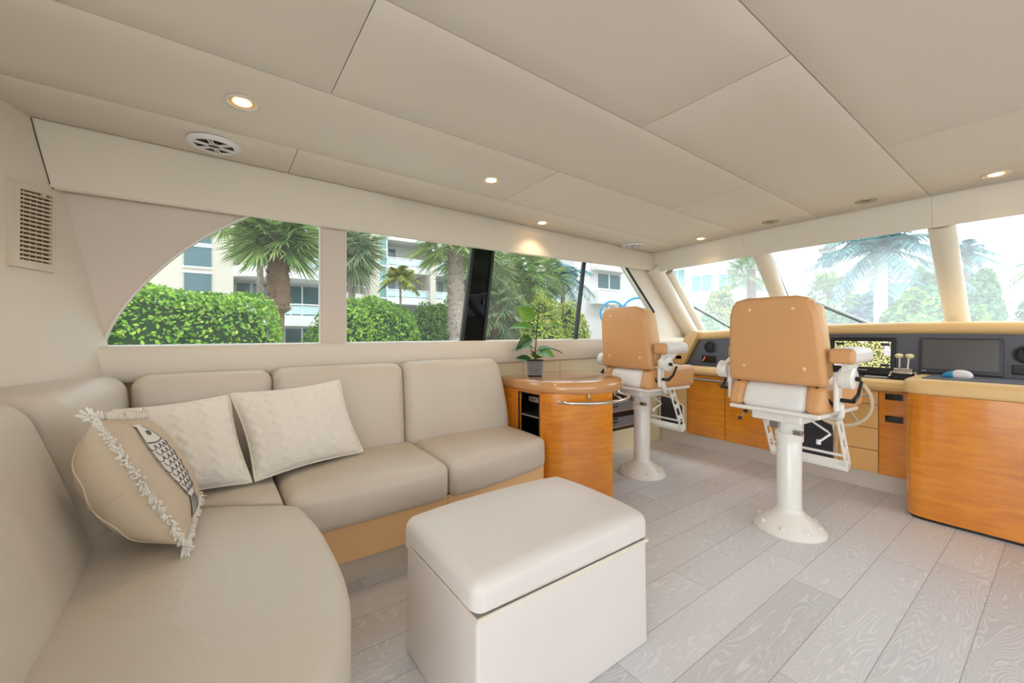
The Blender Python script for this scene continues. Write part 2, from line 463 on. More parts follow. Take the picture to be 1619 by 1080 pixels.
def sp2(pts, n=8, closed=False):
    return [(p[0], p[1]) for p in spline([(a, b, 0) for a, b in pts], n, closed)]


# ================================================================== THE ROOM
def zc(x, y): return 1.97 + 0.02 * (3.7 - x) + 0.05 * (1 - (y / 2.6) ** 2)

struct(MB().box(-2.6, 4.75, -2.8, 2.8, -0.06, 0.0), 'floor', M['floor'], 'grey limed oak plank floor')

# ceiling: upholstered panels with open joints over a dark backing
g = 0.0013
def ceil_panel(x0, x1, y0, y1, nm):
    nx, ny = max(2, int((x1 - x0) / 0.25)), max(2, int((y1 - y0) / 0.1))
    xs = [x0 + g, x0 + g + 0.006] + [x0 + (x1 - x0) * i / nx for i in range(1, nx)] + [x1 - g - 0.006, x1 - g]
    ys = [y0 + g, y0 + g + 0.006] + [y0 + (y1 - y0) * i / ny for i in range(1, ny)] + [y1 - g - 0.006, y1 - g]
    V = []; F = []; ny1 = len(ys)
    for i, x in enumerate(xs):
        for j, y in enumerate(ys):
            e = 0.003 if (i in (0, len(xs) - 1) or j in (0, ny1 - 1)) else 0
            V.append((x, y, zc(x, y) + e))
    for i in range(len(xs) - 1):
        for j in range(ny1 - 1): F.append((i * ny1 + j, i * ny1 + j + 1, (i + 1) * ny1 + j + 1, (i + 1) * ny1 + j))
    # returns up to the backing
    k = len(V)
    rim = [i * ny1 for i in range(len(xs))] + [(len(xs) - 1) * ny1 + j for j in range(1, ny1)] + [i * ny1 + ny1 - 1 for i in range(len(xs) - 2, -1, -1)] + [j for j in range(ny1 - 2, 0, -1)]
    for q in rim: V.append((V[q][0], V[q][1], V[q][2] + 0.02))
    for a in range(len(rim)):
        b = (a + 1) % len(rim); F.append((rim[a], rim[b], k + b, k + a))
    struct(MB().add(V, F), nm, M['ceiling'], 'padded headliner ceiling panel')

XA, XF = -2.5, 3.713
strips = [(2.255, 2.593, [-1.0, .335, XF]), (1.69, 2.255, [XA, 1.555, XF]), (1.135, 1.69, [XA, .365, 2.635, XF]), (0.55, 1.135, [XA, 1.535, XF]),
          (-0.55, 0.55, [XA, 2.625, XF])]
for (y0, y1, xs) in list(strips) + [(-b, -a, x) for a, b, x in strips[:4]]:
    for i in range(len(xs) - 1): ceil_panel(xs[i], xs[i + 1], y0, y1, 'ceiling')
mb = MB()
N = 16
V = [(x, -2.9 + 5.8 * j / N, zc(x, max(-2.7, min(2.7, -2.9 + 5.8 * j / N))) + 0.012 + dz) for dz in (0, 0.05) for x in (XA - 0.1, 4.2) for j in range(N + 1)]
m1 = N + 1
for j in range(N): mb.f += [(j, j + 1, m1 + j + 1, m1 + j), (2 * m1 + j, 3 * m1 + j, 3 * m1 + j + 1, 2 * m1 + j + 1)]
mb.mi = [0] * len(mb.f); mb.v = V
struct(mb, 'roof', M['gap'], 'dark backing above the ceiling panels')


def side(sg, nm):
    """fixed parts of the port (sg=1) and starboard (sg=-1) side"""
    def Y(a, b): return (min(sg * a, sg * b), max(sg * a, sg * b))
    lo = MB(); lo.box(-2.4, 4.6, *Y(2.64, 2.8), 0, 0.93)
    struct(lo, 'wall_' + nm, M['pale_panel'], 'pale cream lower side wall below the window ledge')
    # ledge with rounded nose
    t = 0.03; prof = [(2.82, 0.925), (2.6, 0.915)] + [(2.595 + t * (1 - math.cos(a)) * 0.5 - 0.01, 0.925 + 0.0 + 0.08 * 0 + 0.012 * i) for i, a in enumerate([0])]
    prof = [(2.82, 0.915), (2.585, 0.915), (2.578, 0.925), (2.582, 1.06), (2.592, 1.078), (2.61, 1.085), (2.82, 1.085)]
    struct(MB().prism([(sg * a, b) for a, b in prof], 'x', -0.6 if sg > 0 else -2.4, 4.72), 'trim_%d' % (1 if sg > 0 else 11), M['wall'], 'cream window ledge along the side wall')
    # header above windows
    h = MB(); n = 24; x0 = -0.66 if sg > 0 else -2.4
    V = []; F = []
    ring = lambda x: [(x, sg * 2.6, zc(x, 2.6) + 0.004), (x, sg * 2.592, 1.80 + 0.01 * max(0, x - 2) ), (x, sg * 2.594, 1.777 + 0.012 * max(0, x - 2)), (x, sg * 2.604, 1.768 + 0.013 * max(0, x - 2)), (x, sg * 2.664, 1.790 + 0.013 * max(0, x - 2)), (x, sg * 2.664, 2.1)]
    for i in range(n + 1): V += ring(x0 + (3.72 - x0) * i / n)
    for i in range(n):
        for k in range(6): F.append((i * 6 + k, i * 6 + (k + 1) % 6, i * 6 + 6 + (k + 1) % 6, i * 6 + 6 + k))
    F += [tuple(range(6)), tuple(n * 6 + k for k in range(6))]
    struct(h.add(V, F), 'trim_%d' % (2 if sg > 0 else 12), M['wall'], 'cream header panel above the side windows')

side(1, 'left'); side(-1, 'right')

# port window band (plane Y = 2.66)
arc = [(0.17, 1.80), (-0.02, 1.66), (-0.14, 1.55), (-0.25, 1.42), (-0.33, 1.30), (-0.39, 1.18), (-0.425, 1.06)]
arc = sp2(arc, 6)
aft = [(-0.75, 1.05), (-0.75, 1.80)] + arc
struct(MB().prism(aft, 'y', 2.655, 2.72), 'trim_3', M['wall_pink'], 'beige triangular panel aft of the curved window')
struct(MB().rbox(0.515, 0.655, 2.64, 2.72, 1.06, 1.80, 0.008), 'trim_4', M['wall_pink'], 'beige mullion between the two side windows')
fwd = [(3.28, 1.86), (3.80, 1.36), (3.73, 1.06), (4.90, 1.06), (4.78, 1.13), (3.98, 1.86)]
struct(MB().prism(fwd, 'y', 2.655, 2.72), 'trim_5', M['wall'], 'cream panel between side window and windshield pillar')
w1 = MB().prism([(0.515, 1.06), (0.515, 1.80)] + arc, 'y', 2.685, 2.691)
win1 = struct(w1, 'window_1', M['glass_side'], 'aft side window with a curved lower left edge')
struct(MB().tube([(x, 2.652, z) for x, z in arc], 0.006, 6).tube([(0.512, 2.65, 1.07), (0.512, 2.65, 1.80)], 0.006, 6), 'window_frame', M['white_trim'], parent=win1)
w2 = MB().prism([(0.655, 1.06), (0.655, 1.80), (3.30, 1.83), (3.80, 1.36), (3.73, 1.06)], 'y', 2.685, 2.691)
win2 = struct(w2, 'window_2', M['glass_side'], 'long forward side window')
fr = MB().tube([(3.27, 2.65, 1.86), (3.795, 2.65, 1.365), (3.725, 2.65, 1.07)], 0.012, 6)
struct(fr, 'window_frame', M['black'], parent=win2)
struct(MB().tube([(0.657, 2.65, 1.07), (0.657, 2.65, 1.80)], 0.005, 6), 'window_bead', M['white_trim'], parent=win2)
# overlapped dark sliding section and a slim dark stile
dk = MB().prism([(1.475, 1.06), (1.575, 1.80), (1.755, 1.80), (1.665, 1.06)], 'y', 2.664, 2.672)
struct(dk, 'sliding_pane', M['glass_dark'], parent=win2)
dk = MB()
for (a, b) in (((1.475, 1.06), (1.575, 1.80)), ((1.665, 1.06), (1.755, 1.80))):
    dk.add([(a[0] - .012, 2.655, a[1]), (a[0] + .012, 2.655, a[1]), (b[0] + .012, 2.655, b[1]), (b[0] - .012, 2.655, b[1]),
            (a[0] - .012, 2.682, a[1]), (a[0] + .012, 2.682, a[1]), (b[0] + .012, 2.682, b[1]), (b[0] - .012, 2.682, b[1])],
           [(0, 1, 2, 3), (7, 6, 5, 4), (0, 4, 5, 1), (1, 5, 6, 2), (2, 6, 7, 3), (3, 7, 4, 0)])
dk.box(1.655, 1.665, 2.645, 2.66, 1.36, 1.40)
struct(dk, 'sliding_pane_stile', M['black'], parent=win2)
dk = MB().add([(2.63, 2.66, 1.06), (2.665, 2.66, 1.06), (2.785, 2.66, 1.83), (2.75, 2.66, 1.83), (2.63, 2.682, 1.06), (2.665, 2.682, 1.06), (2.785, 2.682, 1.83), (2.75, 2.682, 1.83)],
              [(0, 1, 2, 3), (7, 6, 5, 4), (0, 4, 5, 1), (1, 5, 6, 2), (2, 6, 7, 3), (3, 7, 4, 0)])
struct(dk, 'window_stile', M['black'], parent=win2)
# starboard side: pillars and wide openings left unglazed to let daylight in, out of the picture
for x in (-2.3, 0.55, 3.75): struct(MB().box(x, x + 0.14, -2.72, -2.65, 1.06, 1.80), 'trim_13', M['wall'], 'cream mullion of the starboard side windows')

# aft bulkhead: runs in from the port corner, leaning slightly
ca = math.cos(math.radians(68)); sa = math.sin(math.radians(68))
def aw(y, z): return -0.39 - 0.21 * (z - 0.93) - (2.6 - y) * ca / sa
mb = MB(); V = []
for y in (2.655, 0.75):
    for z in (0.0, 2.09): V += [(aw(y, z), y, z), (aw(y, z) - 0.1, y, z)]
mb.add(V, [(0, 2, 6, 4), (1, 5, 7, 3), (0, 4, 5, 1), (2, 3, 7, 6), (0, 1, 3, 2), (4, 6, 7, 5)])
struct(mb, 'wall_back', M['wall'], 'cream aft bulkhead beside the sofa')

struct(MB().tube([(aw(2.597, zc(-.64, 2.6)) + .001, 2.597, zc(-.64, 2.6))] + [(aw(2.594, z) + .001, 2.592, z) for z in (1.98, 1.9, 1.82, 1.79)] + [(-0.575, 2.594, 1.775), (-0.56, 2.60, 1.769)], 0.0022, 6), 'trim_10', M['gap'], 'dark joint where the header meets the aft bulkhead')

# windshield
def wz(x): return 1.84 - (x - 3.98) * 0.946
def header_front(y0, y1):
    mb = MB(); V = []; F = []; n = 10
    for i in range(n + 1):
        y = y0 + (y1 - y0) * i / n; zb = 1.772 + 0.05 * (1 - (y / 2.6) ** 2)
        V += [(3.72, y, zc(3.72, y) + 0.004), (3.735, y, zb + 0.01), (3.742, y, zb), (3.98, y, zb + 0.055), (4.02, y, zb + 0.06), (4.02, y, 2.1)]
    for i in range(n):
        for k in range(6): F.append((i * 6 + k, i * 6 + (k + 1) % 6, i * 6 + 6 + (k + 1) % 6, i * 6 + 6 + k))
    F += [tuple(range(6)), tuple(n * 6 + k for k in range(6))]
    struct(mb.add(V, F), 'trim_6', M['wall'], 'cream header panel above the windshield')
ys = [2.6, 1.70, 0.545, -0.545, -1.70, -2.6]
for a, b in zip(ys, ys[1:]): header_front(b + 0.0007, a - 0.0007)
def pillar(y, r, nm='trim_7', lab='cream rounded windshield pillar'):
    P = [(3.93, y, wz(3.93) + 0.03), (4.3, y, wz(4.3)), (4.75, y, wz(4.75))]
    X = []
    mb = MB().tube([(x - 0.045, yy, z - 0.045) for x, yy, z in P], r, 16)
    return struct(mb, nm, M['wall'], lab)
for y in (1.635, 0.525, -0.525, -1.635): pillar(y, 0.068)
for sg in (1, -1):
    mb = MB()
    a = (3.72, sg * 2.62, 1.84); b = (4.62, sg * 2.62, 0.98)
    mb.tube([a, ((a[0] + b[0]) / 2, sg * 2.62, (a[2] + b[2]) / 2), b], 0.085, 16)
    struct(mb, 'trim_8', M['wall'], 'thick cream corner pillar between side wall and windshield')
    mb = MB().tube([(3.98, sg * 2.59, 1.80), (4.72, sg * 2.59, 1.10)], 0.045, 12)
    struct(mb, 'trim_9', M['wall'], 'cream inner bead of the corner windshield pillar')
pan = [(2.6, 1.68), (1.59, 0.57), (0.48, -0.48), (-0.57, -1.59), (-1.68, -2.6)]
for i, (a, b) in enumerate(pan):
    V = [(3.98, a, wz(3.98)), (3.98, b, wz(3.98)), (4.76, b, wz(4.76)), (4.76, a, wz(4.76))]
    V += [(x + 0.004, y, z + 0.004) for x, y, z in V]
    w = struct(MB().add(V, [(0, 1, 2, 3), (7, 6, 5, 4), (0, 4, 5, 1), (1, 5, 6, 2), (2, 6, 7, 3), (3, 7, 4, 0)]), 'window_%d' % (3 + i), M['glass_front'], 'raked windshield pane')
    e = MB().tube([(3.97, a + 0.015 * 0 - 0.004, wz(3.97) - 0.006), (4.74, a - 0.004, wz(4.74) - 0.006)], 0.006, 6)
    struct(e, 'window_bead', M['black'] if i else M['white_trim'], parent=w)
struct(MB().box(4.55, 4.85, -2.8, 2.8, -0.06, 1.125), 'wall_front', M['wall'], 'front bulkhead below the windshield')

# ================================================================== CEILING AND WALL FITTINGS
def on_ceiling(x, y):
    return (x, y, zc(x, y))
RIMP = [(0.034, 0.002), (0.040, -0.004), (0.052, -0.006), (0.058, -0.003), (0.059, 0.001)]
def downlight(lit, label, x, y):
    t = thing('recessed_downlight', label, 'light', on_ceiling(x, y), 'recessed ceiling downlights')
    c = on_ceiling(x, y)
    MB().lathe([(0.038, 0.002), (0.041, -0.004), (0.052, -0.007), (0.058, -0.004), (0.0585, 0.001)], c, 28, caps=False).build('trim_ring', M['downlight_rim'] if lit else M['steel'], t)
    if lit:
        MB().lathe([(0.0385, -0.0035), (0.030, 0.000), (0.0285, 0.001)], c, 24, caps=False).build('reflector', M['downlight_cup'], t)
    MB().lathe([(0.029, -0.0035), (0.02, -0.0045), (0.004, -0.005)], c, 20).build('lamp', M['lamp'] if lit else M['lamp_off'], t)
    if lit:
        d = bpy.data.lights.new('downlight_glow', 'SPOT'); d.energy = 2.2; d.spot_size = math.radians(120); d.spot_blend = 0.7; d.color = (1.0, 0.72, 0.42); d.shadow_soft_size = 0.03
        o = bpy.data.objects.new('downlight_glow', d); COL.objects.link(o); o.parent = t; o.location = (0, 0, -0.02)
downlight(True, 'warm lit recessed downlight beside the larger-looking round ceiling speaker', 0.09, 1.95)
downlight(True, 'lit recessed downlight halfway along the ceiling, clear of the window header', 1.31, 2.01)
downlight(True, 'lit recessed downlight next to the header above the dark sliding pane', 2.08, 2.46)
downlight(True, 'lit recessed downlight in the front corner near the far speaker', 3.55, 1.99)
downlight(False, 'unlit recessed downlight above windshield, between corner light and other unlit one', 3.51, 1.40)
downlight(False, 'unlit recessed downlight nearest the long ceiling seam above the windshield', 3.50, 0.82)
downlight(True, 'lit recessed downlight above windshield at the right edge of the photo', 3.50, 0.26)

def speaker(label, x, y):
    c = on_ceiling(x, y)
    t = thing('ceiling_speaker', label, 'speaker', c, 'round white ceiling speakers')
    MB().lathe([(0.078, -0.010), (0.086, -0.016), (0.100, -0.013), (0.108, -0.004), (0.108, 0.001)], c, 36, caps=False).build('rim', M['white_plastic'], t)
    MB().lathe([(0.079, -0.009), (0.05, -0.002), (0.02, 0.0)], c, 28, caps=False).build('cone', M['dash_dark'], t)
    MB().lathe([(0.024, -0.006), (0.018, -0.014), (0.004, -0.017)], c, 20).build('tweeter', M['black_gloss'], t)
    sp = MB()
    for k in range(6):
        a = k * PI / 3 + 0.3
        for da in (-0.09, 0.09):
            p0 = (c[0] + 0.026 * math.cos(a + da * 2), c[1] + 0.026 * math.sin(a + da * 2), c[2] - 0.013)
            p1 = (c[0] + 0.083 * math.cos(a + da), c[1] + 0.083 * math.sin(a + da), c[2] - 0.013)
            sp.tube([p0, p1], 0.0042, 6)
    sp.tube([(c[0] + 0.028 * math.cos(2 * PI * k / 20), c[1] + 0.028 * math.sin(2 * PI * k / 20), c[2] - 0.013) for k in range(20)], 0.004, 6, closed=True)
    sp.build('spoked_grille', M['white_plastic'], t)
speaker('round white spoked ceiling speaker near the aft wall and vent', 0.0, 2.425)
speaker('round white ceiling speaker in the far front corner', 3.245, 2.50)

# louvred vent on the aft bulkhead
def vent_pt(u, v, d=0.0):
    a = Vector((-0.639, 2.402, 1.735)); b = Vector((-0.564, 2.600, 1.757)); c = Vector((-0.539, 2.471, 1.391)); e = Vector((-0.612, 2.290, 1.392))
    p = a * (1 - u) * (1 - v) + b * u * (1 - v) + c * u * v + e * (1 - u) * v
    nrm = Vector((1, -ca / sa, 0.21)).normalized()
    return p + nrm * d
vt = thing('louvred_vent', 'cream louvred air vent on the aft wall left of the window', 'vent', tuple(vent_pt(0.5, 1)))
def vq(mb, u0, u1, v0, v1, d0, d1):
    P = [vent_pt(u, v, d) for d in (d0, d1) for (u, v) in ((u0, v0), (u1, v0), (u1, v1), (u0, v1))]
    mb.add(P, [(3, 2, 1, 0), (4, 5, 6, 7), (0, 1, 5, 4), (1, 2, 6, 5), (2, 3, 7, 6), (3, 0, 4, 7)])
mb = MB()
for a in ((0, 1, 0, .085), (0, 1, .915, 1), (0, .17, .085, .915), (.9, 1, .085, .915)): vq(mb, *a, 0.0, 0.014)
mb.build('frame', M['vent'], vt, smooth=0)
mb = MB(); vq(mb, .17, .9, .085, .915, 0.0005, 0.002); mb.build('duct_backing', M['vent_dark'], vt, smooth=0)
mb = MB()
for k in range(16):
    v = 0.112 + 0.80 * k / 15.8; vq(mb, .17, .9, v, v + 0.020, 0.004, 0.012)
mb.build('horizontal_louvres', M['vent'], vt, smooth=0)
mb = MB()
for k in range(4):
    u = .30 + .145 * k; vq(mb, u, u + .013, .085, .915, 0.0022, 0.0036)
mb.build('vertical_louvres', M['vent'], vt, smooth=0)
mb = MB(); vq(mb, .62, .70, .095, .125, 0.012, 0.02); mb.build('lever', M['vent'], vt, smooth=0)

# ================================================================== SOFA
sofa = thing('sectional_sofa', 'cream leather L-shaped sectional sofa with tan base along the side wall', 'sofa', (0.6, 2.2, 0))
LE = M['leather']
def clip(mb):
    mb.v = [(max(x, aw(y, z) + 0.012), y, z) for x, y, z in mb.v]
    return mb
def seat(x0, x1, yl, yr, nm='seat_cushion'):
    def w(x, y, z):
        t = (x - x0) / (x1 - x0); yf = yl + (yr - yl) * max(0.0, t) ** 1.5; s = (y - 1.88) / (2.5 - 1.88)
        yy = yf + (2.5 - yf) * s
        return (x, yy, z + 0.012 * (1 - s) * 0 - 0.01 * (1 - s) ** 3)
    o = MB().rbox(x0 + .004, x1 - .004, 1.88, 2.5, 0.295, 0.482, 0.045, 8, 4, (0.004, 0.012, 0.016), w).build(nm, LE, sofa, smooth=70)
    # top stitched seam along the front edge
    mb = MB().tube([w(x0 + .04 + (x1 - x0 - .08) * i / 14, 1.905, 0.472) for i in range(15)], 0.0035, 6)
    mb.build('stitched_seam', M['piping'], o)
seat(0.235, 0.985, 1.875, 1.885); seat(0.985, 1.725, 1.885, 1.99)
# back cushions
def backc(x0, x1, xr=None, zt=0.955):
    xr = x1 if xr is None else xr
    def w(x, y, z):
        s = (z - 0.44) / (zt - 0.44); t = (x - x0) / (x1 - x0)
        xx = x0 + (x1 + (xr - x1) * s ** 2 - x0) * t
        return (xx, y + 0.05 * s - 0.0, z)
    return MB().rbox(x0 + .003, x1 - .003, 2.37, 2.565, 0.44, zt, 0.055, 8, 5, (0.003, 0.028, 0.006), w).build('back_cushion', LE, sofa, smooth=70)
backc(-0.30, 0.245, None, 0.95); backc(0.245, 0.945); backc(0.945, 1.725, 1.64, 0.96)
# corner and aft back cushions
mb = MB()
def waft(x, y, z):
    s = (z - 0.44) / 0.50
    yy = (y - 1.80) / 0.75
    return (x - (0.12 - 0.10 * max(0, yy)) * s, y, z)
mb.rbox(-0.72, -0.285, 1.86, 2.50, 0.44, 0.955, 0.06, 8, 5, (0.02, 0.004, 0.008), waft)
clip(mb).build('back_cushion', LE, sofa, smooth=70)
mb = MB()
def waft2(x, y, z):
    s = (z - 0.44) / 0.46
    return (x - 0.145 * s, y, z + 0.06 * max(0, s) * (1.9 - y) * 0.3)
mb.rbox(-0.85, -0.295, 0.55, 1.855, 0.42, 0.955, 0.075, 8, 5, (0.025, 0.006, 0.012), waft2)
clip(mb).build('back_cushion', LE, sofa, smooth=70)
# seat of the aft leg with a rounded end, and the little corner seat
ch = [(-0.40, 2.06), (-0.12, 2.04), (0.05, 1.95), (0.225, 1.835)] + sp2([(0.27, 1.79), (0.298, 1.6), (0.303, 1.4), (0.297, 1.2), (0.27, 1.04), (0.22, 0.92), (0.13, 0.81), (0.0, 0.73), (-0.2, 0.69), (-0.40, 0.69)], 5)
clip(MB().pad(ch, 0.285, 0.478, 0.02, 0.035, 0.012)).build('seat_cushion', LE, sofa, smooth=70)
co = [(-0.40, 2.09), (-0.11, 2.07), (0.06, 1.975), (0.228, 1.865), (0.229, 2.45), (-0.40, 2.45)]
clip(MB().pad(co, 0.30, 0.478, 0.02, 0.035, 0.008)).build('seat_cushion', LE, sofa, smooth=70)
chs = sp2([(0.262, 1.79), (0.288, 1.6), (0.293, 1.4), (0.287, 1.2), (0.26, 1.05), (0.21, 0.93), (0.12, 0.82), (0.0, 0.745), (-0.2, 0.70), (-0.40, 0.70)], 5)
MB().tube([(x, y, 0.462) for x, y in chs if x > -.3], 0.0035, 6).build('stitched_seam', M['piping'], sofa)
# tan upholstered base, in sections
def tanbase(x0, x1, yl, yr):
    MB().add([(x0, yl, .115), (x1, yr, .115), (x1, yr, .30), (x0, yl, .30), (x0, 2.6, .115), (x1, 2.6, .115), (x1, 2.6, .30), (x0, 2.6, .30)],
             [(0, 1, 2, 3), (7, 6, 5, 4), (0, 4, 5, 1), (1, 5, 6, 2), (2, 6, 7, 3), (3, 7, 4, 0)]).build('base_panel', M['tan'], sofa)
tanbase(0.235, 0.984, 1.925, 1.925); tanbase(0.987, 1.72, 1.925, 2.02)
cb = [(-0.42, 1.95), (0.235, 1.95)] + sp2([(0.25, 1.8), (0.262, 1.6), (0.266, 1.4), (0.258, 1.2), (0.232, 1.05), (0.185, 0.94), (0.10, 0.845), (-0.02, 0.78), (-0.2, 0.745), (-0.42, 0.745)], 5)
clip(MB().pad(cb, 0.115, 0.295, 0.006, 0.006)).build('base_panel', M['tan'], sofa, smooth=50)
kb = [(-0.40, 2.55), (1.68, 2.55), (1.68, 2.06), (1.0, 1.965), (0.24, 1.965), (0.215, 1.8), (0.225, 1.4), (0.21, 1.2), (0.14, 0.98), (0.05, 0.88), (-0.1, 0.81), (-0.4, 0.79)]
clip(MB().prism(kb, 'z', 0.0, 0.12)).build('kick_plinth', M['kick'], sofa)

# ================================================================== PILLOWS
def pillow(c, T, n, disp=None, pinch=0.03, Tb=None):
    """c: corners TL, TR, BR, BL in space; returns front and back builders plus a surface function"""
    c = [Vector(p) for p in c]
    nrm = (c[1] - c[0]).cross(c[3] - c[0]).normalized() * -1
    def mid(u, v):
        uu = u + pinch * math.sin(PI * v) * (0.5 - u) * 2 * abs(2 * u - 1) ** 2
        vv = v + pinch * math.sin(PI * u) * (0.5 - v) * 2 * abs(2 * v - 1) ** 2
        return c[0] * (1 - uu) * (1 - vv) + c[1] * uu * (1 - vv) + c[2] * uu * vv + c[3] * (1 - uu) * vv
    def th(u, v):
        return max(0.0, (1 - abs(2 * u - 1) ** 2.6) * (1 - abs(2 * v - 1) ** 2.6)) ** 0.55
    def surf(u, v, sg, extra=0.0):
        d = (T if sg > 0 or Tb is None else Tb) * th(u, v) + extra
        if disp and sg > 0: d += disp(u, v) * min(1, 3 * th(u, v))
        return mid(u, v) + nrm * d * sg
    def sheet(sg):
        mb = MB(); V = []; F = []
        for i in range(n + 1):
            for j in range(n + 1): V.append(surf(0.5 - 0.5 * math.cos(PI * i / n), 0.5 - 0.5 * math.cos(PI * j / n), sg))
        for i in range(n):
            for j in range(n):
                q = (i * (n + 1) + j, (i + 1) * (n + 1) + j, (i + 1) * (n + 1) + j + 1, i * (n + 1) + j + 1)
                F.append(q if sg < 0 else tuple(reversed(q)))
        return mb.add(V, F)
    return sheet(1), sheet(-1), surf, mid, nrm
def cable(u, v):
    x = u * 9.0; k = x - math.floor(x)
    tw = math.sin(v * 46 + (math.floor(x) % 2) * 1.6)
    if int(math.floor(x)) % 2 == 0:
        return 0.005 * max(0, math.sin(PI * k)) + 0.0042 * tw * math.sin(2 * PI * k)
    return 0.0016 * math.sin(x * 40) * math.sin(v * 150)
def knit_pillow(label, corners, T):
    f, b, surf, mid, nrm = pillow(corners, T, 90, cable, 0.035)
    base = min((Vector(p) for p in corners), key=lambda p: p.z)
    t = thing('knit_throw_pillow', label, 'pillow', tuple(base), 'white cable knit pillows')
    f.build('knit_front', M['knit'], t, smooth=180); b.build('knit_back', M['knit'], t, smooth=180)
    E = [mid(k / 20, 0) for k in range(20)] + [mid(1, k / 20) for k in range(20)] + [mid(1 - k / 20, 1) for k in range(20)] + [mid(0, 1 - k / 20) for k in range(20)]
    MB().tube(E, 0.006, 6, closed=True).build('seam_edge', M['knit'], t, smooth=180)
knit_pillow('white cable knit pillow tucked behind the fish pillow in the corner', [(-0.365, 2.20, 0.845), (0.055, 2.285, 0.86), (0.13, 2.10, 0.50), (-0.25, 2.07, 0.50)], 0.088)
knit_pillow('white cable knit pillow leaning on the back cushion right of the other one', [(0.06, 2.275, 0.865), (0.54, 2.315, 0.89), (0.645, 2.245, 0.51), (0.145, 2.105, 0.50)], 0.088)

fc = [(-0.262, 1.55, 0.915), (-0.195, 1.93, 0.845), (-0.052, 1.93, 0.535), (-0.072, 1.56, 0.515)]
f, b, surf, mid, nrm = pillow(fc, 0.060, 40, None, 0.02, 0.165)
fp = thing('fish_throw_pillow', 'beige fringed throw pillow with a white fish leaning on the aft backrest', 'pillow', (-0.05, 1.75, 0.49))
f.build('linen_front', M['linen'], fp, smooth=180); b.build('cotton_back', M['linen_back'], fp, smooth=180)
E = [mid(k / 40, 0) for k in range(40)] + [mid(1, k / 40) for k in range(40)] + [mid(1 - k / 40, 1) for k in range(40)] + [mid(0, 1 - k / 40) for k in range(40)]
mb = MB(); rr = random.Random(3)
cen = mid(.5, .5)
for k in range(len(E)):
    for _ in range(7):
        p = E[k].lerp(E[(k + 1) % len(E)], rr.random()); o = (p - cen).normalized()
        q = p + o * (0.012 + 0.012 * rr.random()) + nrm * (0.02 * (rr.random() - .3)) + Vector((rr.random() - .5, rr.random() - .5, rr.random() - .5)) * 0.014
        mb.tube([p, p.lerp(q, .5) + nrm * 0.003, q], [0.0035, 0.004, 0.0025], 5)
for kk in (0, 40, 80, 120):
    for _ in range(14):
        p = E[kk]; q = p + (p - cen).normalized() * 0.03 + Vector((rr.random() - .5, rr.random() - .5, rr.random() - .5)) * 0.035
        mb.tube([p, q], [0.004, 0.003], 5)
mb.build('fringe', M['fringe'], fp, smooth=180)
mb = MB().tube([surf(0.02 + 0.96 * k / 30, 0.5 + 0.0 * k, -1, 0.001) for k in range(31)], 0.003, 6)
mb.tube([surf(0.5, 0.03 + 0.94 * k / 30, -1, 0.001) for k in range(0)] or [surf(0.16 + 0.03 * math.sin(k * .5), 0.06 + 0.88 * k / 30, -1, 0.001) for k in range(31)], 0.003, 6)
mb.build('back_seam', M['linen_back'], fp)
# fish applique: runs down the front, head towards the top
def fish_uv(s, w): # s along the body 0 head..1 tail, w -1..1 across
    half = 0.155 * max(0.0, math.sin(PI * min(1, s * 1.02) ** 0.75)) ** 0.8 if s < 0.8 else 0.0
    if s >= 0.8:
        t = (s - 0.8) / 0.2; half = 0.05 + 0.085 * t
    else: half = max(half, 0.05)
    return (0.27 + 0.05 * s + w * half * 1.0, 0.10 + 0.82 * s)
mb = MB(); V = []; F = []; ns, nw = 40, 8
for i in range(ns + 1):
    for j in range(nw + 1):
        u, v = fish_uv(i / ns, -1 + 2 * j / nw); V.append(surf(u, v, 1, 0.004))
for i in range(ns):
    for j in range(nw):
        a = i * (nw + 1) + j; F.append((a, a + 1, a + nw + 2, a + nw + 1))
fish = mb.add(V, F).build('fish_applique', M['applique'], fp, smooth=180)
mb = MB()
for i in range(9):
    s0 = 0.24 + 0.06 * i
    for j in range(4):
        w0 = -0.78 + 0.52 * j + (0.26 if i % 2 else 0)
        if abs(w0) > 0.95: continue
        mb.tube([surf(*fish_uv(s0 + 0.045 * math.sin(a * PI / 8), w0 + 0.25 * math.cos(a * PI / 8)), 1, 0.006) for a in range(9)], 0.0012, 5)
for sg in (-1, 1):
    mb.tube([surf(*fish_uv(0.02 + 0.97 * k / 40, sg * 0.97), 1, 0.005) for k in range(41)], 0.0007, 5)
mb.tube([surf(*fish_uv(0.2 + 0.02 * math.sin(k / 8 * PI), -0.9 + 1.8 * k / 8), 1, 0.006) for k in range(9)], 0.002, 5)
mb.tube([surf(0.285 + 0.018 * math.cos(a * PI / 6), 0.10 + 0.82 * 0.11 + 0.016 * math.sin(a * PI / 6), 1, 0.006) for a in range(12)], 0.003, 5, closed=True)
for k in range(5):
    mb.tube([surf(*fish_uv(0.82 + 0.17 * a / 5, -0.7 + 0.35 * k), 1, 0.006) for a in range(6)], 0.0010, 5)
mb.build('scale_stitching', M['ink'], fish, smooth=180)

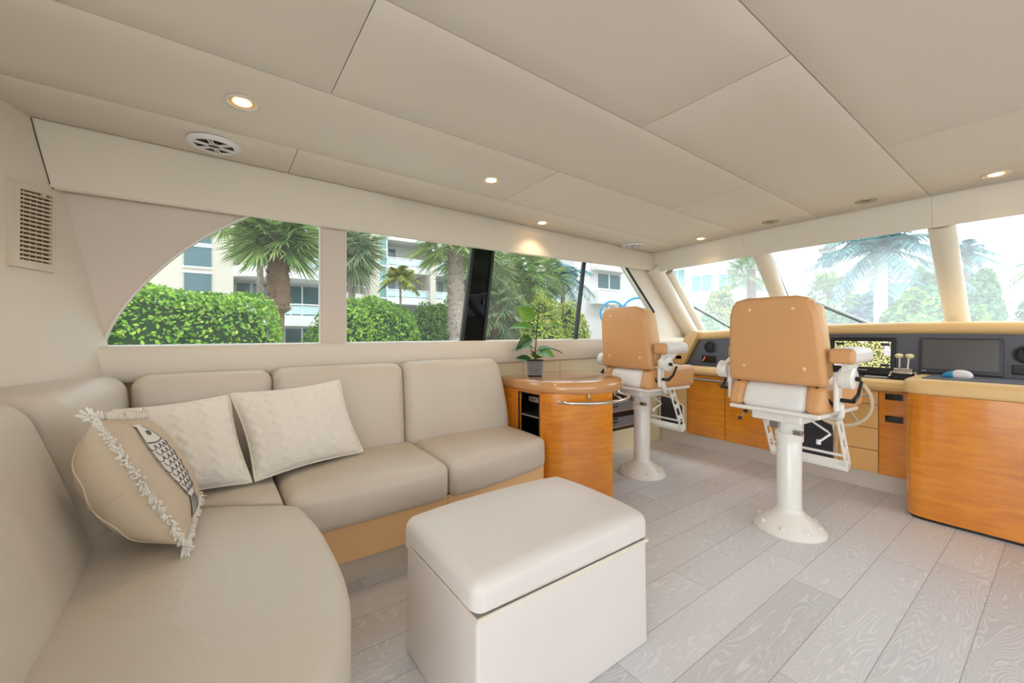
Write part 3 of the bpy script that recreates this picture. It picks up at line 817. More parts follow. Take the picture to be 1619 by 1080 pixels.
# ================================================================== OTTOMAN
ot = thing('storage_ottoman', 'ivory leather rectangular storage ottoman standing before the sofa', 'ottoman', (0.93, 1.17, 0))
def wo(x, y, z):   # slight flare to the floor
    s = z / 0.38
    return (0.93 + (x - 0.93) * (1.012 - 0.012 * s), 1.175 + (y - 1.175) * (1.012 - 0.012 * s), z)
MB().rbox(0.565, 1.295, 0.935, 1.425, 0.0, 0.378, 0.012, 3, 3, (0, 0, 0), wo).build('box_body', M['leather_ott'], ot, smooth=60)
def wl(x, y, z):
    return (x, y, z - (0.012 * ((abs(x - .93) / .37) ** 2.2 + (abs(y - 1.18) / .25) ** 2.2) if z > 0.42 else 0))
MB().rbox(0.555, 1.30, 0.926, 1.434, 0.384, 0.505, 0.036, 8, 5, (0.006, 0.006, 0.010), wl).build('padded_lid', M['leather_ott'], ot, smooth=70)
r = 0.03; Lp = [(0.565, 0.935), (1.295, 0.935), (1.295, 1.425), (0.565, 1.425)]
MB().tube([(x, y, 0.379) for x, y in Lp], 0.007, 8, closed=True).build('welt', M['piping'], ot)

# ================================================================== CABINET TABLE BESIDE THE SOFA
ct = thing('side_cabinet', 'honey wood half-round cabinet table with chrome rail beside the sofa', 'cabinet', (2.1, 2.25, 0))
topo = [(1.735, 2.575), (1.735, 2.2)] + sp2([(1.745, 2.10), (1.80, 1.99), (1.90, 1.90), (2.02, 1.853), (2.15, 1.84), (2.29, 1.865), (2.42, 1.945), (2.51, 2.08), (2.545, 2.25), (2.545, 2.42)], 5) + [(2.545, 2.575)]
MB().pad(topo, 0.735, 0.822, 0.035, 0.042, 0.0, 5, 2).build('tabletop', M['wood_top'], ct, smooth=50)
# curved front panel
pc = sp2([(1.752, 2.07), (1.775, 2.02), (1.83, 1.965), (1.92, 1.915), (2.05, 1.885), (2.215, 1.872)], 6)
nrmin = [(x + 0.012, y + 0.024) for x, y in pc]
MB().prism(pc + list(reversed(nrmin)), 'z', 0.0, 0.745).build('front_panel', M['wood'], ct)
MB().box(2.19, 2.214, 1.90, 2.575, 0.0, 0.745).build('end_panel', M['wood'], ct)
# aft side with a recess
sp_ = MB(); sp_.box(1.742, 1.764, 2.315, 2.575, 0, 0.745); sp_.box(1.742, 1.764, 2.068, 2.315, 0, 0.36); sp_.box(1.742, 1.764, 2.068, 2.09, .36, .745); sp_.box(1.742, 1.764, 2.09, 2.315, .728, .745)
sp_.build('side_panel', M['wood'], ct)
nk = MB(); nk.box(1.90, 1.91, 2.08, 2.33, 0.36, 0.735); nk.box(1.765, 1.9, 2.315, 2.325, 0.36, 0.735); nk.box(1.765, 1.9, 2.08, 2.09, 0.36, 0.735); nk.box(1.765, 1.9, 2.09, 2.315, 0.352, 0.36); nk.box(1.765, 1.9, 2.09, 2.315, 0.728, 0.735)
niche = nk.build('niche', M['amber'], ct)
fr = MB()
for a in ((2.088, 2.094, .36, .735), (2.311, 2.317, .36, .735), (2.088, 2.317, .728, .735)): fr.box(1.738, 1.746, *a)
fr.build('niche_frame', M['black'], ct)
MB().box(1.745, 1.90, 2.094, 2.311, 0.572, 0.582).build('shelf', M['steel'], ct)
MB().rbox(1.80, 1.86, 2.16, 2.28, 0.66, 0.70, 0.004).tube([(1.798, 2.25, .68), (1.795, 2.19, .685)], .004, 6).build('latch', M['steel'], ct)
rp = spline([(1.80, 2.02, .69), (1.86, 1.915, .69), (1.97, 1.83, .69), (2.10, 1.792, .69), (2.24, 1.80, .69), (2.36, 1.85, .69), (2.44, 1.93, .695)], 6)
MB().tube(rp, 0.0115, 12).build('grab_rail', M['chrome'], ct)
for (a, b) in (((1.97, 1.83), (1.985, 1.875)), ((2.24, 1.80), (2.235, 1.87)), ((2.40, 1.885), (2.375, 1.95))):
    MB().tube([(a[0], a[1], .69), (b[0], b[1], .715), (b[0], b[1], .745)], 0.008, 8).build('rail_bracket', M['chrome'], ct)

# potted plant
PX, PY, PZ = 1.945, 2.385, 0.8225
pl = thing('potted_plant', 'small rubber fig in a charcoal zigzag pot on the cabinet table', 'plant', (PX, PY, PZ))
MB().lathe([(0.050, 0.0), (0.056, 0.006), (0.064, 0.115), (0.066, 0.12), (0.060, 0.12), (0.058, 0.105)], (PX, PY, PZ), 36).build('pot', M['pot'], pl)
zz = MB()
for k in range(8):
    z = 0.014 + 0.0130 * k; rr_ = 0.0565 + 0.008 * z / 0.115 + 0.0008
    zz.tube([(PX + rr_ * math.cos(2 * PI * a / 56), PY + rr_ * math.sin(2 * PI * a / 56), PZ + z + (0.004 if a % 2 else -0.004)) for a in range(56)], 0.0021, 4, closed=True)
pot = [o for o in bpy.data.objects if o.name == 'pot'][0]
zz.build('zigzag_pattern', M['pot_line'], pot)
MB().lathe([(0.058, 0.10), (0.03, 0.108), (0.004, 0.112)], (PX, PY, PZ), 20).build('soil', M['soil'], pl)
stem = spline([(PX, PY, PZ + .1), (PX + .004, PY - .005, PZ + .22), (PX + .012, PY - .012, PZ + .36), (PX + .02, PY - .02, PZ + .52)], 6)
MB().tube(stem, [0.0055 - 0.003 * i / len(stem) for i in range(len(stem))], 8).build('stem', M['stem'], pl)
# camera-free axes: e is across the picture, d is depth
e_ = Vector((math.sin(math.radians(54)), -math.cos(math.radians(54)), 0)); d_ = Vector((math.cos(math.radians(54)), math.sin(math.radians(54)), 0))
def leaf(h, across, depth, rise, L, W, droop, m, roll=0.0):
    mb = MB(); b0 = Vector((PX, PY, PZ + h)) + e_ * 0.01 * (h / .5) * .5
    dr = (e_ * across + d_ * depth + Vector((0, 0, rise))).normalized()
    sd = dr.cross(Vector((0, 0, 1))); sd = sd.normalized() if sd.length > .1 else e_.copy()
    up = sd.cross(dr).normalized(); sd = (sd * math.cos(roll) + up * math.sin(roll)); up = sd.cross(dr).normalized()
    V = []; F = []; n = 14; k = 6
    for i in range(n + 1):
        s = i / n; p = b0 + dr * (0.02 + L * 1.12 * s) + Vector((0, 0, -droop * s * s))
        w = 1.18 * W * (math.sin(PI * s ** 0.85)) ** 0.75 if 0 < s < 1 else 0.0005
        for j in range(k + 1):
            t = -1 + 2 * j / k; V.append(p + sd * w * t + up * (abs(t) * w * 0.28 - 0.002 * math.sin(s * 50) * abs(t)))
    for i in range(n):
        for j in range(k):
            a = i * (k + 1) + j; F.append((a, a + 1, a + k + 2, a + k + 1))
    o = mb.add(V, F)
    o.tube([b0, b0 + dr * 0.02, b0 + dr * (0.02 + L * .6) + Vector((0, 0, -droop * .36 - .001))], [0.002, 0.002, 0.001], 5)
    o.build('leaf', m, pl, smooth=180)
leaf(.40, -0.55, 0.4, .55, .155, .05, .0, M['fig'], .9)
leaf(.345, -0.95, 0.1, .32, .17, .045, .06, M['fig'], .5)
leaf(.365, 0.95, -0.1, .30, .17, .048, .06, M['fig'], -.5)
leaf(.27, -0.9, -0.2, -.1, .12, .048, .07, M['fig2'], .7)
leaf(.205, -0.95, 0.1, .35, .165, .042, .10, M['fig2'], .2)
leaf(.185, 0.95, 0.25, .28, .19, .05, .09, M['fig2'], -.15)
leaf(.14, 0.7, -0.6, .55, .165, .05, .10, M['fig'], -.6)
leaf(.13, -0.35, -0.7, .75, .14, .05, .04, M['fig'], .8)
leaf(.10, -0.9, -0.1, .30, .12, .04, .02, M['fig2'], .5)
leaf(.46, 0.25, 0.1, .95, .06, .012, 0, M['fig2'], .3)
leaf(.115, 0.25, -0.8, .5, .13, .048, .05, M['fig'], .2)

# pale locker panels and flush handles below the ledge, behind the table
lk = thing('side_locker', 'pale cream low locker with black flush pull below the window ledge', 'locker', (2.3, 2.62, 0))
for a, b in ((1.75, 2.02), (2.024, 2.42), (2.424, 2.98)):
    MB().rbox(a, b, 2.625, 2.638, 0.10, 0.905, 0.004).build('panel', M['pale_panel'], lk)
MB().rbox(2.68, 2.77, 2.612, 2.624, 0.745, 0.765, 0.003).build('flush_pull', M['black'], lk)

# AV rack with two units, set low in the side
av = thing('stereo_rack', 'low rack of grey electronic units behind the far helm chair post', 'electronics', (3.25, 2.6, 0))
MB().box(3.0, 3.62, 2.585, 2.638, 0.0, 0.205).build('plinth_panel', M['pale_panel'], av)
MB().box(3.0, 3.62, 2.600, 2.638, 0.205, 0.62).build('dark_bay', M['black'], av)
for z in (0.235, 0.385):
    Xm = Matrix.Translation((0, 2.585, z)) @ Matrix.Rotation(math.radians(-12), 4, 'X')
    u = MB().rbox(3.02, 3.60, -0.004, 0.012, 0.0, 0.115, 0.003, X=Xm).build('rack_unit', M['rack'], av)
    MB().rbox(3.02, 3.60, -0.012, 0.0, -0.004, 0.012, 0.002, X=Xm).build('face_strip', M['steel'], u)
    for i in range(6):
        for x in (3.06 + 0.035 * (i % 3), 3.45 + .035 * (i % 3)):
            MB().lathe([(0.009, 0), (0.008, 0.008), (0.002, 0.009)], (0, 0, 0), 10, X=Xm @ Matrix.Translation((x, -0.005, 0.05 + 0.03 * (i // 3))) @ Matrix.Rotation(PI / 2, 4, 'X')).build('knob', M['black'], u)

# ================================================================== HELM CHAIRS (local frame: x forward, y to port)
def helm_chair():
    t = thing('helm_chair', '', 'chair', (0, 0, 0), 'white pedestal helm chairs')
    W = M['white_metal']; T = M['seat_tan']
    prof = [(0.182, 0.0), (0.184, 0.008), (0.176, 0.022), (0.150, 0.048), (0.115, 0.075), (0.080, 0.100), (0.068, 0.118), (0.066, 0.13)]
    base = MB().lathe(prof, (0, 0, 0), 40).build('pedestal_base', W, t)
    for k in range(8):
        a = k * PI / 4 + 0.2
        MB().lathe([(0.017, -0.012), (0.016, 0.004), (0.010, 0.006), (0.003, 0.002)], (0.148 * math.cos(a), 0.148 * math.sin(a), 0.048), 10).build('bolt', W, base)
    MB().lathe([(0.063, 0.12), (0.063, 0.53), (0.060, 0.535), (0.060, 0.56)], (0, 0, 0), 32).build('pedestal_post', W, t)
    MB().lathe([(0.060, 0.515), (0.071, 0.517), (0.072, 0.562), (0.066, 0.568), (0.071, 0.575), (0.072, 0.655), (0.05, 0.66)], (0, 0, 0), 32).build('collar', W, t)
    m = MB(); m.rbox(-0.17, 0.20, -0.13, 0.13, 0.645, 0.70, 0.012); m.lathe([(0.004, 0), (0.018, 0.001), (0.018, 0.004), (0.004, 0.005)], (0, 0, 0), 12, X=Matrix.Translation((-0.174, -0.03, 0.68)) @ Matrix.Rotation(-PI / 2, 4, 'Y'))
    m.build('seat_mount', W, t)
    m = MB(); m.rbox(-0.22, 0.30, -0.235, 0.235, 0.698, 0.722, 0.01); m.build('seat_pan', W, t)
    def wr(x, y, z):   # rear of the seat slopes in towards the top
        s = (z - .722) / .14; f = max(0, min(1, (.1 - x) / .3))
        return (x + 0.05 * s * f, y * (1 - 0.04 * s * f), z + (0.015 * ((x + .2) / .52) if z > .75 else 0))
    # seat: white centre with tan bolsters
    def ws(x, y, z): return (x, y, z + (0.015 * ((x + .2) / .52) if z > .75 else 0.03 * max(0, (x - .15)) * 0))
    s = MB().rbox(-0.225, 0.325, -0.168, 0.168, 0.722, 0.862, 0.035, 6, 4, (0.010, 0, 0.010), wr).build('seat_cushion', M['seat_white'], t, smooth=70)
    for sg in (-1, 1):
        y0, y1 = sorted((sg * 0.160, sg * 0.245))
        MB().rbox(-0.222, 0.34, y0, y1, 0.722, 0.868, 0.03, 5, 4, (0.010, 0.01, 0.006), wr).build('seat_bolster', T, t, smooth=70)
    # backrest
    def wb(x, y, z):
        s = (z - 0.86) / 0.48
        return (x - 0.055 * s, y * (1.0 - 0.13 * max(0, s) ** 1.5), z)
    bs = MB().rbox(-0.195, -0.135, -0.252, 0.252, 0.862, 1.345, 0.028, 6, 4, (0.006, 0, 0), wb)
    bs.v = [(x, y * (1 if abs(y) < .14 else 1), z) for x, y, z in bs.v]
    # round the upper corners
    def rc(p):
        x, y, z = p; R_ = 0.085; yc = 0.222 - R_; zc_ = 1.345 - R_
        if abs(y) > yc and z > zc_:
            a = abs(y) - yc; b = z - zc_; L = math.hypot(a, b); k = max(a, b)
            if L > 1e-6:
                f_ = k / L; a *= f_; b *= f_
            return (x, math.copysign(yc + a, y), zc_ + b)
        return p
    bs.v = [rc(p) for p in bs.v]
    shell = bs.build('backrest_shell', T, t, smooth=60)
    for (y, z) in ((-0.12, 1.275), (0.10, 1.275), (-0.16, 0.955), (0.15, 0.955)):
        s_ = (z - .86) / .48
        MB().lathe([(0.011, 0), (0.010, 0.004), (0.005, 0.007), (0.001, 0.007)], (0, 0, 0), 12, X=Matrix.Translation((-0.2 - 0.055 * s_, y, z)) @ Matrix.Rotation(-PI / 2, 4, 'Y')).build('fixing_button', M['tan'], shell)
    bc = MB().rbox(-0.15, -0.02, -0.235, 0.235, 0.872, 1.325, 0.055, 6, 4, (0.014, 0, 0), wb); bc.v = [rc((x, y * 1.03, z + .01)) for x, y, z in bc.v]
    bc = bc.build('backrest_cushion', M['tan_light'], t, smooth=70)
    MB().rbox(-0.06, 0.0, -0.13, 0.13, 0.90, 1.28, 0.025, 6, 4, (0.004, 0, 0), wb).build('cushion_centre', M['seat_white'], bc, smooth=70)
    for sg in (-1, 1):
        # bent arm carrying the armrest
        MB().tube(spline([(0.05, sg * 0.12, 0.69), (0.0, sg * 0.22, 0.685), (-0.07, sg * 0.272, 0.715), (-0.10, sg * 0.278, 0.78)], 5), 0.017, 10).build('arm_bracket', W, t)
        y0, y1 = sorted((sg * 0.262, sg * 0.286))
        MB().rbox(-0.145, -0.085, y0, y1, 0.74, 0.945, 0.01).build('arm_plate', W, t)
        pv = MB().lathe([(0.012, 0), (0.05, 0.002), (0.053, 0.008), (0.053, 0.026), (0.050, 0.028), (0.050, 0.032), (0.053, 0.034), (0.053, 0.056), (0.046, 0.062), (0.01, 0.063)], (0, 0, 0), 28, X=Matrix.Translation((-0.115, sg * 0.286, 0.915)) @ Matrix.Rotation(-sg * PI / 2, 4, 'X')).build('pivot_hub', W, t)
        MB().lathe([(0.012, 0), (0.012, 0.018), (0.009, 0.02), (0.002, 0.02)], (0, 0, 0), 12, X=Matrix.Translation((-0.115, sg * 0.349, 0.915)) @ Matrix.Rotation(-sg * PI / 2, 4, 'X')).build('pivot_knob', M['black'], pv)
        am = MB(); ad = 0.11 if sg > 0 else 0.0; a = [(-0.16, 0.93), (-0.075, 0.93), (0.02 + ad, 1.0), (-0.135 + ad, 1.0)]
        am.prism(a, 'y', *sorted((sg * 0.30, sg * 0.33))); am.build('arm_support', W, t)
        y0, y1 = sorted((sg * 0.255, sg * 0.36)); ax = 0.0
        if sg > 0: y0, y1, ax = 0.238, 0.325, 0.11
        MB().rbox(-0.165 + ax, 0.105 + ax, y0, y1, 0.992, 1.068, 0.03, 4, 4, (0.008, 0.004, 0.004)).build('armrest_pad', M['seat_white'], t, smooth=70)['label'] = 'white padded armrest'
        MB().rbox(-0.182 + ax, -0.140 + ax, y0 - 0.003, y1 + 0.003, 0.988, 1.066, 0.020, 4, 4).build('armrest_end', T, t, smooth=70)
        # black clamp handle and diagonal strap
        lv = MB(); yo = sg * 0.287
        lv.tube([(-0.115, yo, 0.80), (-0.115, yo + sg * 0.055, 0.80)], 0.011, 10); lv.tube([(-0.115, yo + sg * 0.05, 0.80), (-0.07, yo + sg * 0.058, 0.83), (-0.03, yo + sg * 0.06, 0.895)], [0.012, 0.009, 0.008], 8)
        lv.build('clamp_handle', M['black'], t)
        MB().tube([(-0.17, sg * 0.20, 0.862), (-0.125, sg * 0.262, 0.765)], 0.008, 6).build('recline_link', M['black'], t)
    # levers under the seat
    lv = MB(); lv.tube([(-0.06, 0.10, 0.655), (-0.10, 0.20, 0.665)], 0.005, 8); lv.tube([(-0.10, 0.20, 0.665), (-0.105, 0.205, 0.70)], 0.004, 8)
    lv.tube([(-0.10, 0.20, 0.665), (-0.112, 0.225, 0.62)], 0.004, 8)
    lv = lv.build('height_lever', M['steel'], t)
    for p in ((-0.105, 0.205, 0.70), (-0.112, 0.225, 0.62), (-0.10, 0.20, 0.665)): MB().lathe([(0.002, -0.012), (0.010, -0.008), (0.012, 0), (0.010, 0.008), (0.002, 0.012)], p, 10).build('lever_knob', M['black'], lv)
    lv = MB().tube([(-0.02, -0.10, 0.665), (-0.03, -0.20, 0.61), (-0.035, -0.215, 0.60), (-0.075, -0.175, 0.555)], 0.006, 8).lathe([(0.002, -0.014), (0.011, -0.012), (0.011, 0.012), (0.002, 0.014)], (-0.075, -0.175, 0.555), 10)
    lv.build('swivel_crank', M['white_plastic'], t)
    c = MB().rbox(-0.085, -0.06, 0.02, 0.07, 0.59, 0.645, 0.004); c.rbox(-0.09, -0.06, -0.10, -0.055, 0.57, 0.595, 0.004)
    c.build('latch_plate', M['steel'], t)
    # folding footrest: two slotted arms, a cross bar and a tread
    Xf = Matrix.Translation((0.09, 0, 0.735)) @ Matrix.Rotation(math.radians(-24), 4, 'Y')
    for sg in (-1, 1):
        yy = sorted((sg * 0.195, sg * 0.207)); a = MB()
        a.rbox(-0.03, -0.018, *yy, -0.40, 0.0, 0.003, X=Xf); a.rbox(0.018, 0.03, *yy, -0.40, 0.0, 0.003, X=Xf)
        for z in (-0.40, -0.31, -0.21, -0.11, -0.03): a.rbox(-0.022, 0.022, *yy, z, z + 0.035, 0.003, X=Xf)
        a.build('footrest_arm', W, t)
    fb = MB().rbox(-0.03, 0.03, -0.207, 0.207, -0.415, -0.385, 0.006, X=Xf)
    fb.tube([Xf @ Vector((0.0, -0.2, -0.33)), Xf @ Vector((0.0, 0.2, -0.33))], 0.008, 8)
    fb.build('footrest_bar', W, t)
    return t
hc = helm_chair()
hc2 = copy_tree(hc)
hc.location = (2.73, 0.99, 0); hc.rotation_euler = (0, 0, math.radians(-3))
hc['label'] = 'tan and white pedestal helm chair in front of the steering wheel'
hc2.location = (2.82, 2.08, 0); hc2.rotation_euler = (0, 0, math.radians(-4))
hc2['label'] = 'tan and white pedestal helm chair just behind the cabinet table with the plant'

# ================================================================== HELM CONSOLE
bc = thing('base_cabinet', 'honey maple cabinet run with doors and drawers under the dashboard', 'cabinet', (3.9, 1.6, 0))
MB().box(3.875, 4.5, 0.66, 2.63, 0.13, 0.735).build('carcass', M['pale_wood'], bc)
MB().box(3.90, 4.5, 0.66, 2.63, 0.0, 0.13).build('toe_kick', M['kick'], bc)
def door(y0, y1, knob=None):
    d = MB().rbox(3.85, 3.873, y0 + .003, y1 - .003, 0.135, 0.722, 0.004).build('door', M['wood'], bc)
    if knob: MB().rbox(3.842, 3.852, knob - .012, knob + .012, 0.635, 0.655, 0.003).build('catch', M['steel'], d)
door(1.925, 2.295, 1.965); door(1.36, 1.925)
def grille(y0, y1, z0, zl, zr, m2):
    pnl = MB().rbox(3.852, 3.874, y0 - .03, y1 + .03, 0.135, 0.722, 0.004).build('speaker_panel', m2, bc)
    a = [(y0, z0), (y1, z0)] + sp2([(y1, zl), ((y0 + y1) / 2, (zl + zr) / 2 + 0.025), (y0, zr)], 6)
    MB().prism(a, 'x', 3.838, 3.853).build('speaker_grille', M['grille'], pnl)
    MB().tube([(3.845, y, z) for y, z in a], 0.010, 8, closed=True).build('grille_frame', M['white_metal'], pnl)
    rb = MB()
    for i in range(14):
        z = z0 + 0.02 + i * (min(zl, zr) - z0 - 0.03) / 13; rb.box(3.834, 3.84, y0 + .01, y1 - .01, z, z + 0.006)
    rb.build('grille_ribs', M['dash_dark'], pnl)
grille(2.34, 2.60, 0.17, 0.48, 0.40, M['tan_hood']); grille(1.095, 1.325, 0.16, 0.48, 0.44, M['tan_light'])
for z0, z1 in ((0.135, 0.292), (0.296, 0.452), (0.456, 0.628), (0.632, 0.722)):
    MB().rbox(3.852, 3.873, 0.835, 1.062, z0, z1, 0.003).build('drawer', M['pale_wood'], bc)
lp = MB().rbox(3.85, 3.873, 0.662, 0.831, 0.135, 0.722, 0.004).build('latch_panel', M['wood'], bc)
for z0, z1 in ((0.672, 0.716), (0.515, 0.56)):
    MB().rbox(3.840, 3.852, 0.70, 0.795, z0, z1, 0.003).build('black_latch', M['black_gloss'], lp)

wt = thing('dashboard', 'tan padded dashboard with charcoal instrument panel below the windshield', 'dashboard', (4.0, 0.7, 0.735))
# padded front edge
P = []
mb = MB(); prof = [(3.99, 0.736), (3.83, 0.736), (3.805, 0.742), (3.79, 0.765), (3.795, 0.79), (3.815, 0.808), (3.85, 0.815), (3.99, 0.815)]
mb.prism(prof, 'y', 0.662, 2.52); mb.build('padded_edge', M['tan_hood'], wt)
MB().rbox(3.86, 4.1, 0.665, 2.42, 0.80, 0.8175, 0.002).build('desk_surface', M['dash'], wt)
MB().box(3.99, 4.5, 0.66, 2.52, 0.736, 0.80).build('under_frame', M['tan_hood'], wt)
# instrument panel
ip = [(2.40, 0.815), (2.255, 1.10)] + [(2.2, 1.115), (1.5, 1.135), (0.7, 1.145), (-0.9, 1.13)] + [(-0.9, 0.815)]
mb = MB(); n = len(ip); px = lambda z: 4.02 + (z - .81) * 0.12
mb.add([(px(z), y, z) for y, z in ip] + [(px(z) + .06, y, z) for y, z in ip], [tuple(range(n)), tuple(reversed(range(n, 2 * n)))] + [(i, i + n, (i + 1) % n + n, (i + 1) % n) for i in range(n)])
pan = mb.build('instrument_panel', M['dash'], wt)
# hood swept across
V = []; F = []; n = 40
hp = [(4.055, -0.088), (4.02, -0.082), (4.0, -0.06), (3.998, -0.035), (4.012, -0.012), (4.05, 0.0), (4.12, 0.002), (4.62, -0.06), (4.62, -0.15)]
for i in range(n + 1):
    y = -0.95 + (2.30 + 0.95) * i / n; zt = 1.222 - 0.068 * (max(0, abs(y - 0.62)) / 1.62) ** 2
    for (x, dz) in hp: V.append((x + 0.03, y, zt + dz))
m_ = len(hp)
for i in range(n):
    for k in range(m_): F.append((i * m_ + k, i * m_ + (k + 1) % m_, (i + 1) * m_ + (k + 1) % m_, (i + 1) * m_ + k))
F += [tuple(range(m_)), tuple(n * m_ + k for k in range(m_))]
MB().add(V, F).build('padded_hood', M['tan_hood'], wt, smooth=50)
ck = [(2.42, 0.815), (2.265, 1.15), (2.33, 1.165), (2.40, 1.12), (2.545, 0.815)]
MB().prism(ck, 'x', 3.99, 4.55).build('padded_cheek', M['tan_hood'], wt)
MB().rbox(3.99, 4.5, 2.40, 2.60, 0.815, 0.95, 0.05, 3, 4).build('padded_corner', M['tan_hood'], wt, smooth=60)
def round_vent(y, z, r):
    Xv = Matrix.Translation((px(z) - 0.001, y, z)) @ Matrix.Rotation(-PI / 2 + 0.12, 4, 'Y')
    v = MB().lathe([(r, -0.004), (r, 0.008), (r * .8, 0.014), (r * .74, 0.006), (r * .7, 0.0)], (0, 0, 0), 28, X=Xv, caps=False).build('air_vent', M['dash_dark'], pan)
    k = MB().lathe([(r * .72, 0.0), (r * .4, 0.003), (r * .02, 0.004)], (0, 0, 0), 24, X=Xv)
    for q in (-.4, 0, .4): k.box(-r * .6, r * .6, q * r - .003, q * r + .003, 0.003, 0.011, X=Xv)
    k.build('vent_core', M['black'], v)
round_vent(2.165, 1.0, 0.062); round_vent(0.18, 1.01, 0.055)
q = MB().rbox(4.015, 4.03, 2.10, 2.24, 0.845, 0.915, 0.004).build('square_gauge', M['black_gloss'], pan)
MB().tube([(4.015, 2.225, .86), (4.015, 2.205, .90)], 0.005, 6).build('orange_needle', emit('orange_mark', (220, 110, 60), 0.3), q)
MB().rbox(4.02, 4.032, 0.10, 0.235, 0.885, 0.945, 0.004).tube([(4.018, .13, .92), (4.018, .2, .92)], .004, 6).build('switch_box', M['black'], pan)
MB().lathe([(0.006, 0), (0.005, 0.003), (0.001, 0.004)], (0, 0, 0), 10, X=Matrix.Translation((px(1.105) - .002, 1.135, 1.105)) @ Matrix.Rotation(-PI / 2, 4, 'Y')).build('indicator', M['white_plastic'], pan)
MB().rbox(3.93, 3.955, 0.80, 0.93, 0.8175, 0.826, 0.003).build('white_switch_strip', M['white_plastic'], wt)
MB().tube([(3.815, 2.30, .69), (3.812, 2.0, .688), (3.812, 1.45, .685)], 0.0115, 10).build('grab_rail', M['steel'], wt)
rb = MB()
for y in (2.28, 1.88, 1.47): rb.tube([(3.814, y, .688), (3.82, y, .745)], 0.008, 8)
rb.build('rail_bracket', M['steel'], wt)

# displays
def display(name, label, y0, y1, z0, z1, lean, m_bez, bz):
    zc_ = z0; t = thing(name, label, 'screen', (px(z0) - 0.01, (y0 + y1) / 2, z0))
    Xd = Matrix.Translation((px(z0) - 0.016, 0, z0)) @ Matrix.Rotation(math.atan(0.12), 4, 'Y')
    h = (z1 - z0) * 1.005
    MB().rbox(-0.012, 0.014, y0, y1, 0, h, 0.006, X=Xd).build('bezel', m_bez, t)
    return t, Xd, h
chart = bpy.data.materials.new('lit_chart_screen'); chart.use_nodes = True
n_ = chart.node_tree.nodes; l_ = chart.node_tree.links; p_ = n_['Principled BSDF']; p_.inputs['Roughness'].default_value = 0.25
t_ = n_.new('ShaderNodeTexCoord'); vo = n_.new('ShaderNodeTexVoronoi'); vo.inputs['Scale'].default_value = 85; no_ = n_.new('ShaderNodeTexNoise'); no_.inputs['Scale'].default_value = 9; no_.inputs['Detail'].default_value = 5
l_.new(t_.outputs['Object'], vo.inputs['Vector']); l_.new(t_.outputs['Object'], no_.inputs['Vector'])
r1 = n_.new('ShaderNodeValToRGB'); r1.color_ramp.elements[0].color = rgb(226, 220, 160); r1.color_ramp.elements[1].color = rgb(92, 104, 56); r1.color_ramp.elements[0].position = 0.35; r1.color_ramp.elements[1].position = 0.62
l_.new(vo.outputs['Distance'], r1.inputs[0])
r2 = n_.new('ShaderNodeValToRGB'); r2.color_ramp.elements[0].position = 0.54; r2.color_ramp.elements[1].position = 0.57; r2.color_ramp.elements[0].color = (0, 0, 0, 1)
l_.new(no_.outputs['Fac'], r2.inputs[0])
mx_ = n_.new('ShaderNodeMix'); mx_.data_type = 'RGBA'; mx_.inputs['B'].default_value = rgb(206, 204, 220); l_.new(r2.outputs[0], mx_.inputs['Factor']); l_.new(r1.outputs[0], mx_.inputs['A'])
l_.new(mx_.outputs['Result'], p_.inputs['Base Color']); l_.new(mx_.outputs['Result'], p_.inputs['Emission Color']); p_.inputs['Emission Strength'].default_value = 0.28
t, Xd, h = display('chart_display', 'lit chart display on the dash left of the throttle levers', 0.775, 1.16, 0.83, 1.108, 0, M['black'], .02)
MB().box(-0.0145, -0.0125, 0.80, 1.135, 0.055, h - 0.03, X=Xd).build('screen', chart, t)
k = MB()
for (y, z) in ((.83, .075), (1.10, h - .05), (.83, h - .05)): k.rbox(-0.0165, -0.0145, y - .025, y + .025, z - .012, z + .008, 0.002, X=Xd)
k.build('menu_box', M['dash_dark'], t)
MB().box(-0.0135, -0.012, 0.93, 0.985, 0.028, 0.036, X=Xd).build('name_strip', M['steel'], t)
t, Xd, h = display('chart_display', 'lit chart display mostly hidden behind the near helm chair', 1.185, 1.53, 0.83, 1.108, 0, M['black'], .02)
MB().box(-0.0145, -0.0125, 1.205, 1.51, 0.055, h - 0.03, X=Xd).build('screen', chart, t)
t, Xd, h = display('monitor', 'wide blank grey monitor on the dash above the mouse', 0.268, 0.648, 0.865, 1.108, 0, M['dash_dark'], .02)
MB().box(-0.0145, -0.0125, 0.285, 0.632, 0.032, h - 0.014, X=Xd).build('screen', M['screen_off'], t)
MB().box(-0.0135, -0.012, 0.43, 0.485, 0.012, 0.018, X=Xd).build('name_strip', M['steel'], t)
MB().box(-0.0135, -0.012, 0.612, 0.635, 0.012, 0.017, X=Xd).build('badge', M['steel'], t)

# throttle
th = thing('throttle_control', 'chrome twin throttle control with two pale gold knobs between the screens', 'throttle', (3.93, 0.715, 0.8175))
MB().rbox(3.87, 4.0, 0.668, 0.775, 0.8175, 0.845, 0.008).build('base_plate', M['black'], th)
hs = MB()
hs.lathe([(0.004, -0.05), (0.032, -0.048), (0.036, 0.0), (0.032, 0.048), (0.004, 0.05)], (0, 0, 0), 24, X=Matrix.Translation((3.935, 0.715, 0.865)) @ Matrix.Rotation(PI / 2, 4, 'X'))
hs.build('housing', M['chrome'], th)
for y in (0.694, 0.736):
    lv = MB().tube([(3.935, y, 0.88), (3.955, y + (y - .715) * .1, 0.965)], 0.006, 8).build('lever', M['chrome'], th)
    kb_ = MB(); kb_.lathe([(0.003, -0.020), (0.016, -0.016), (0.0245, -0.006), (0.0245, 0.006), (0.016, 0.015), (0.003, 0.018)], (3.957, y + (y - .715) * .3, 0.98), 18); kb_.build('knob', M['brass'], lv)
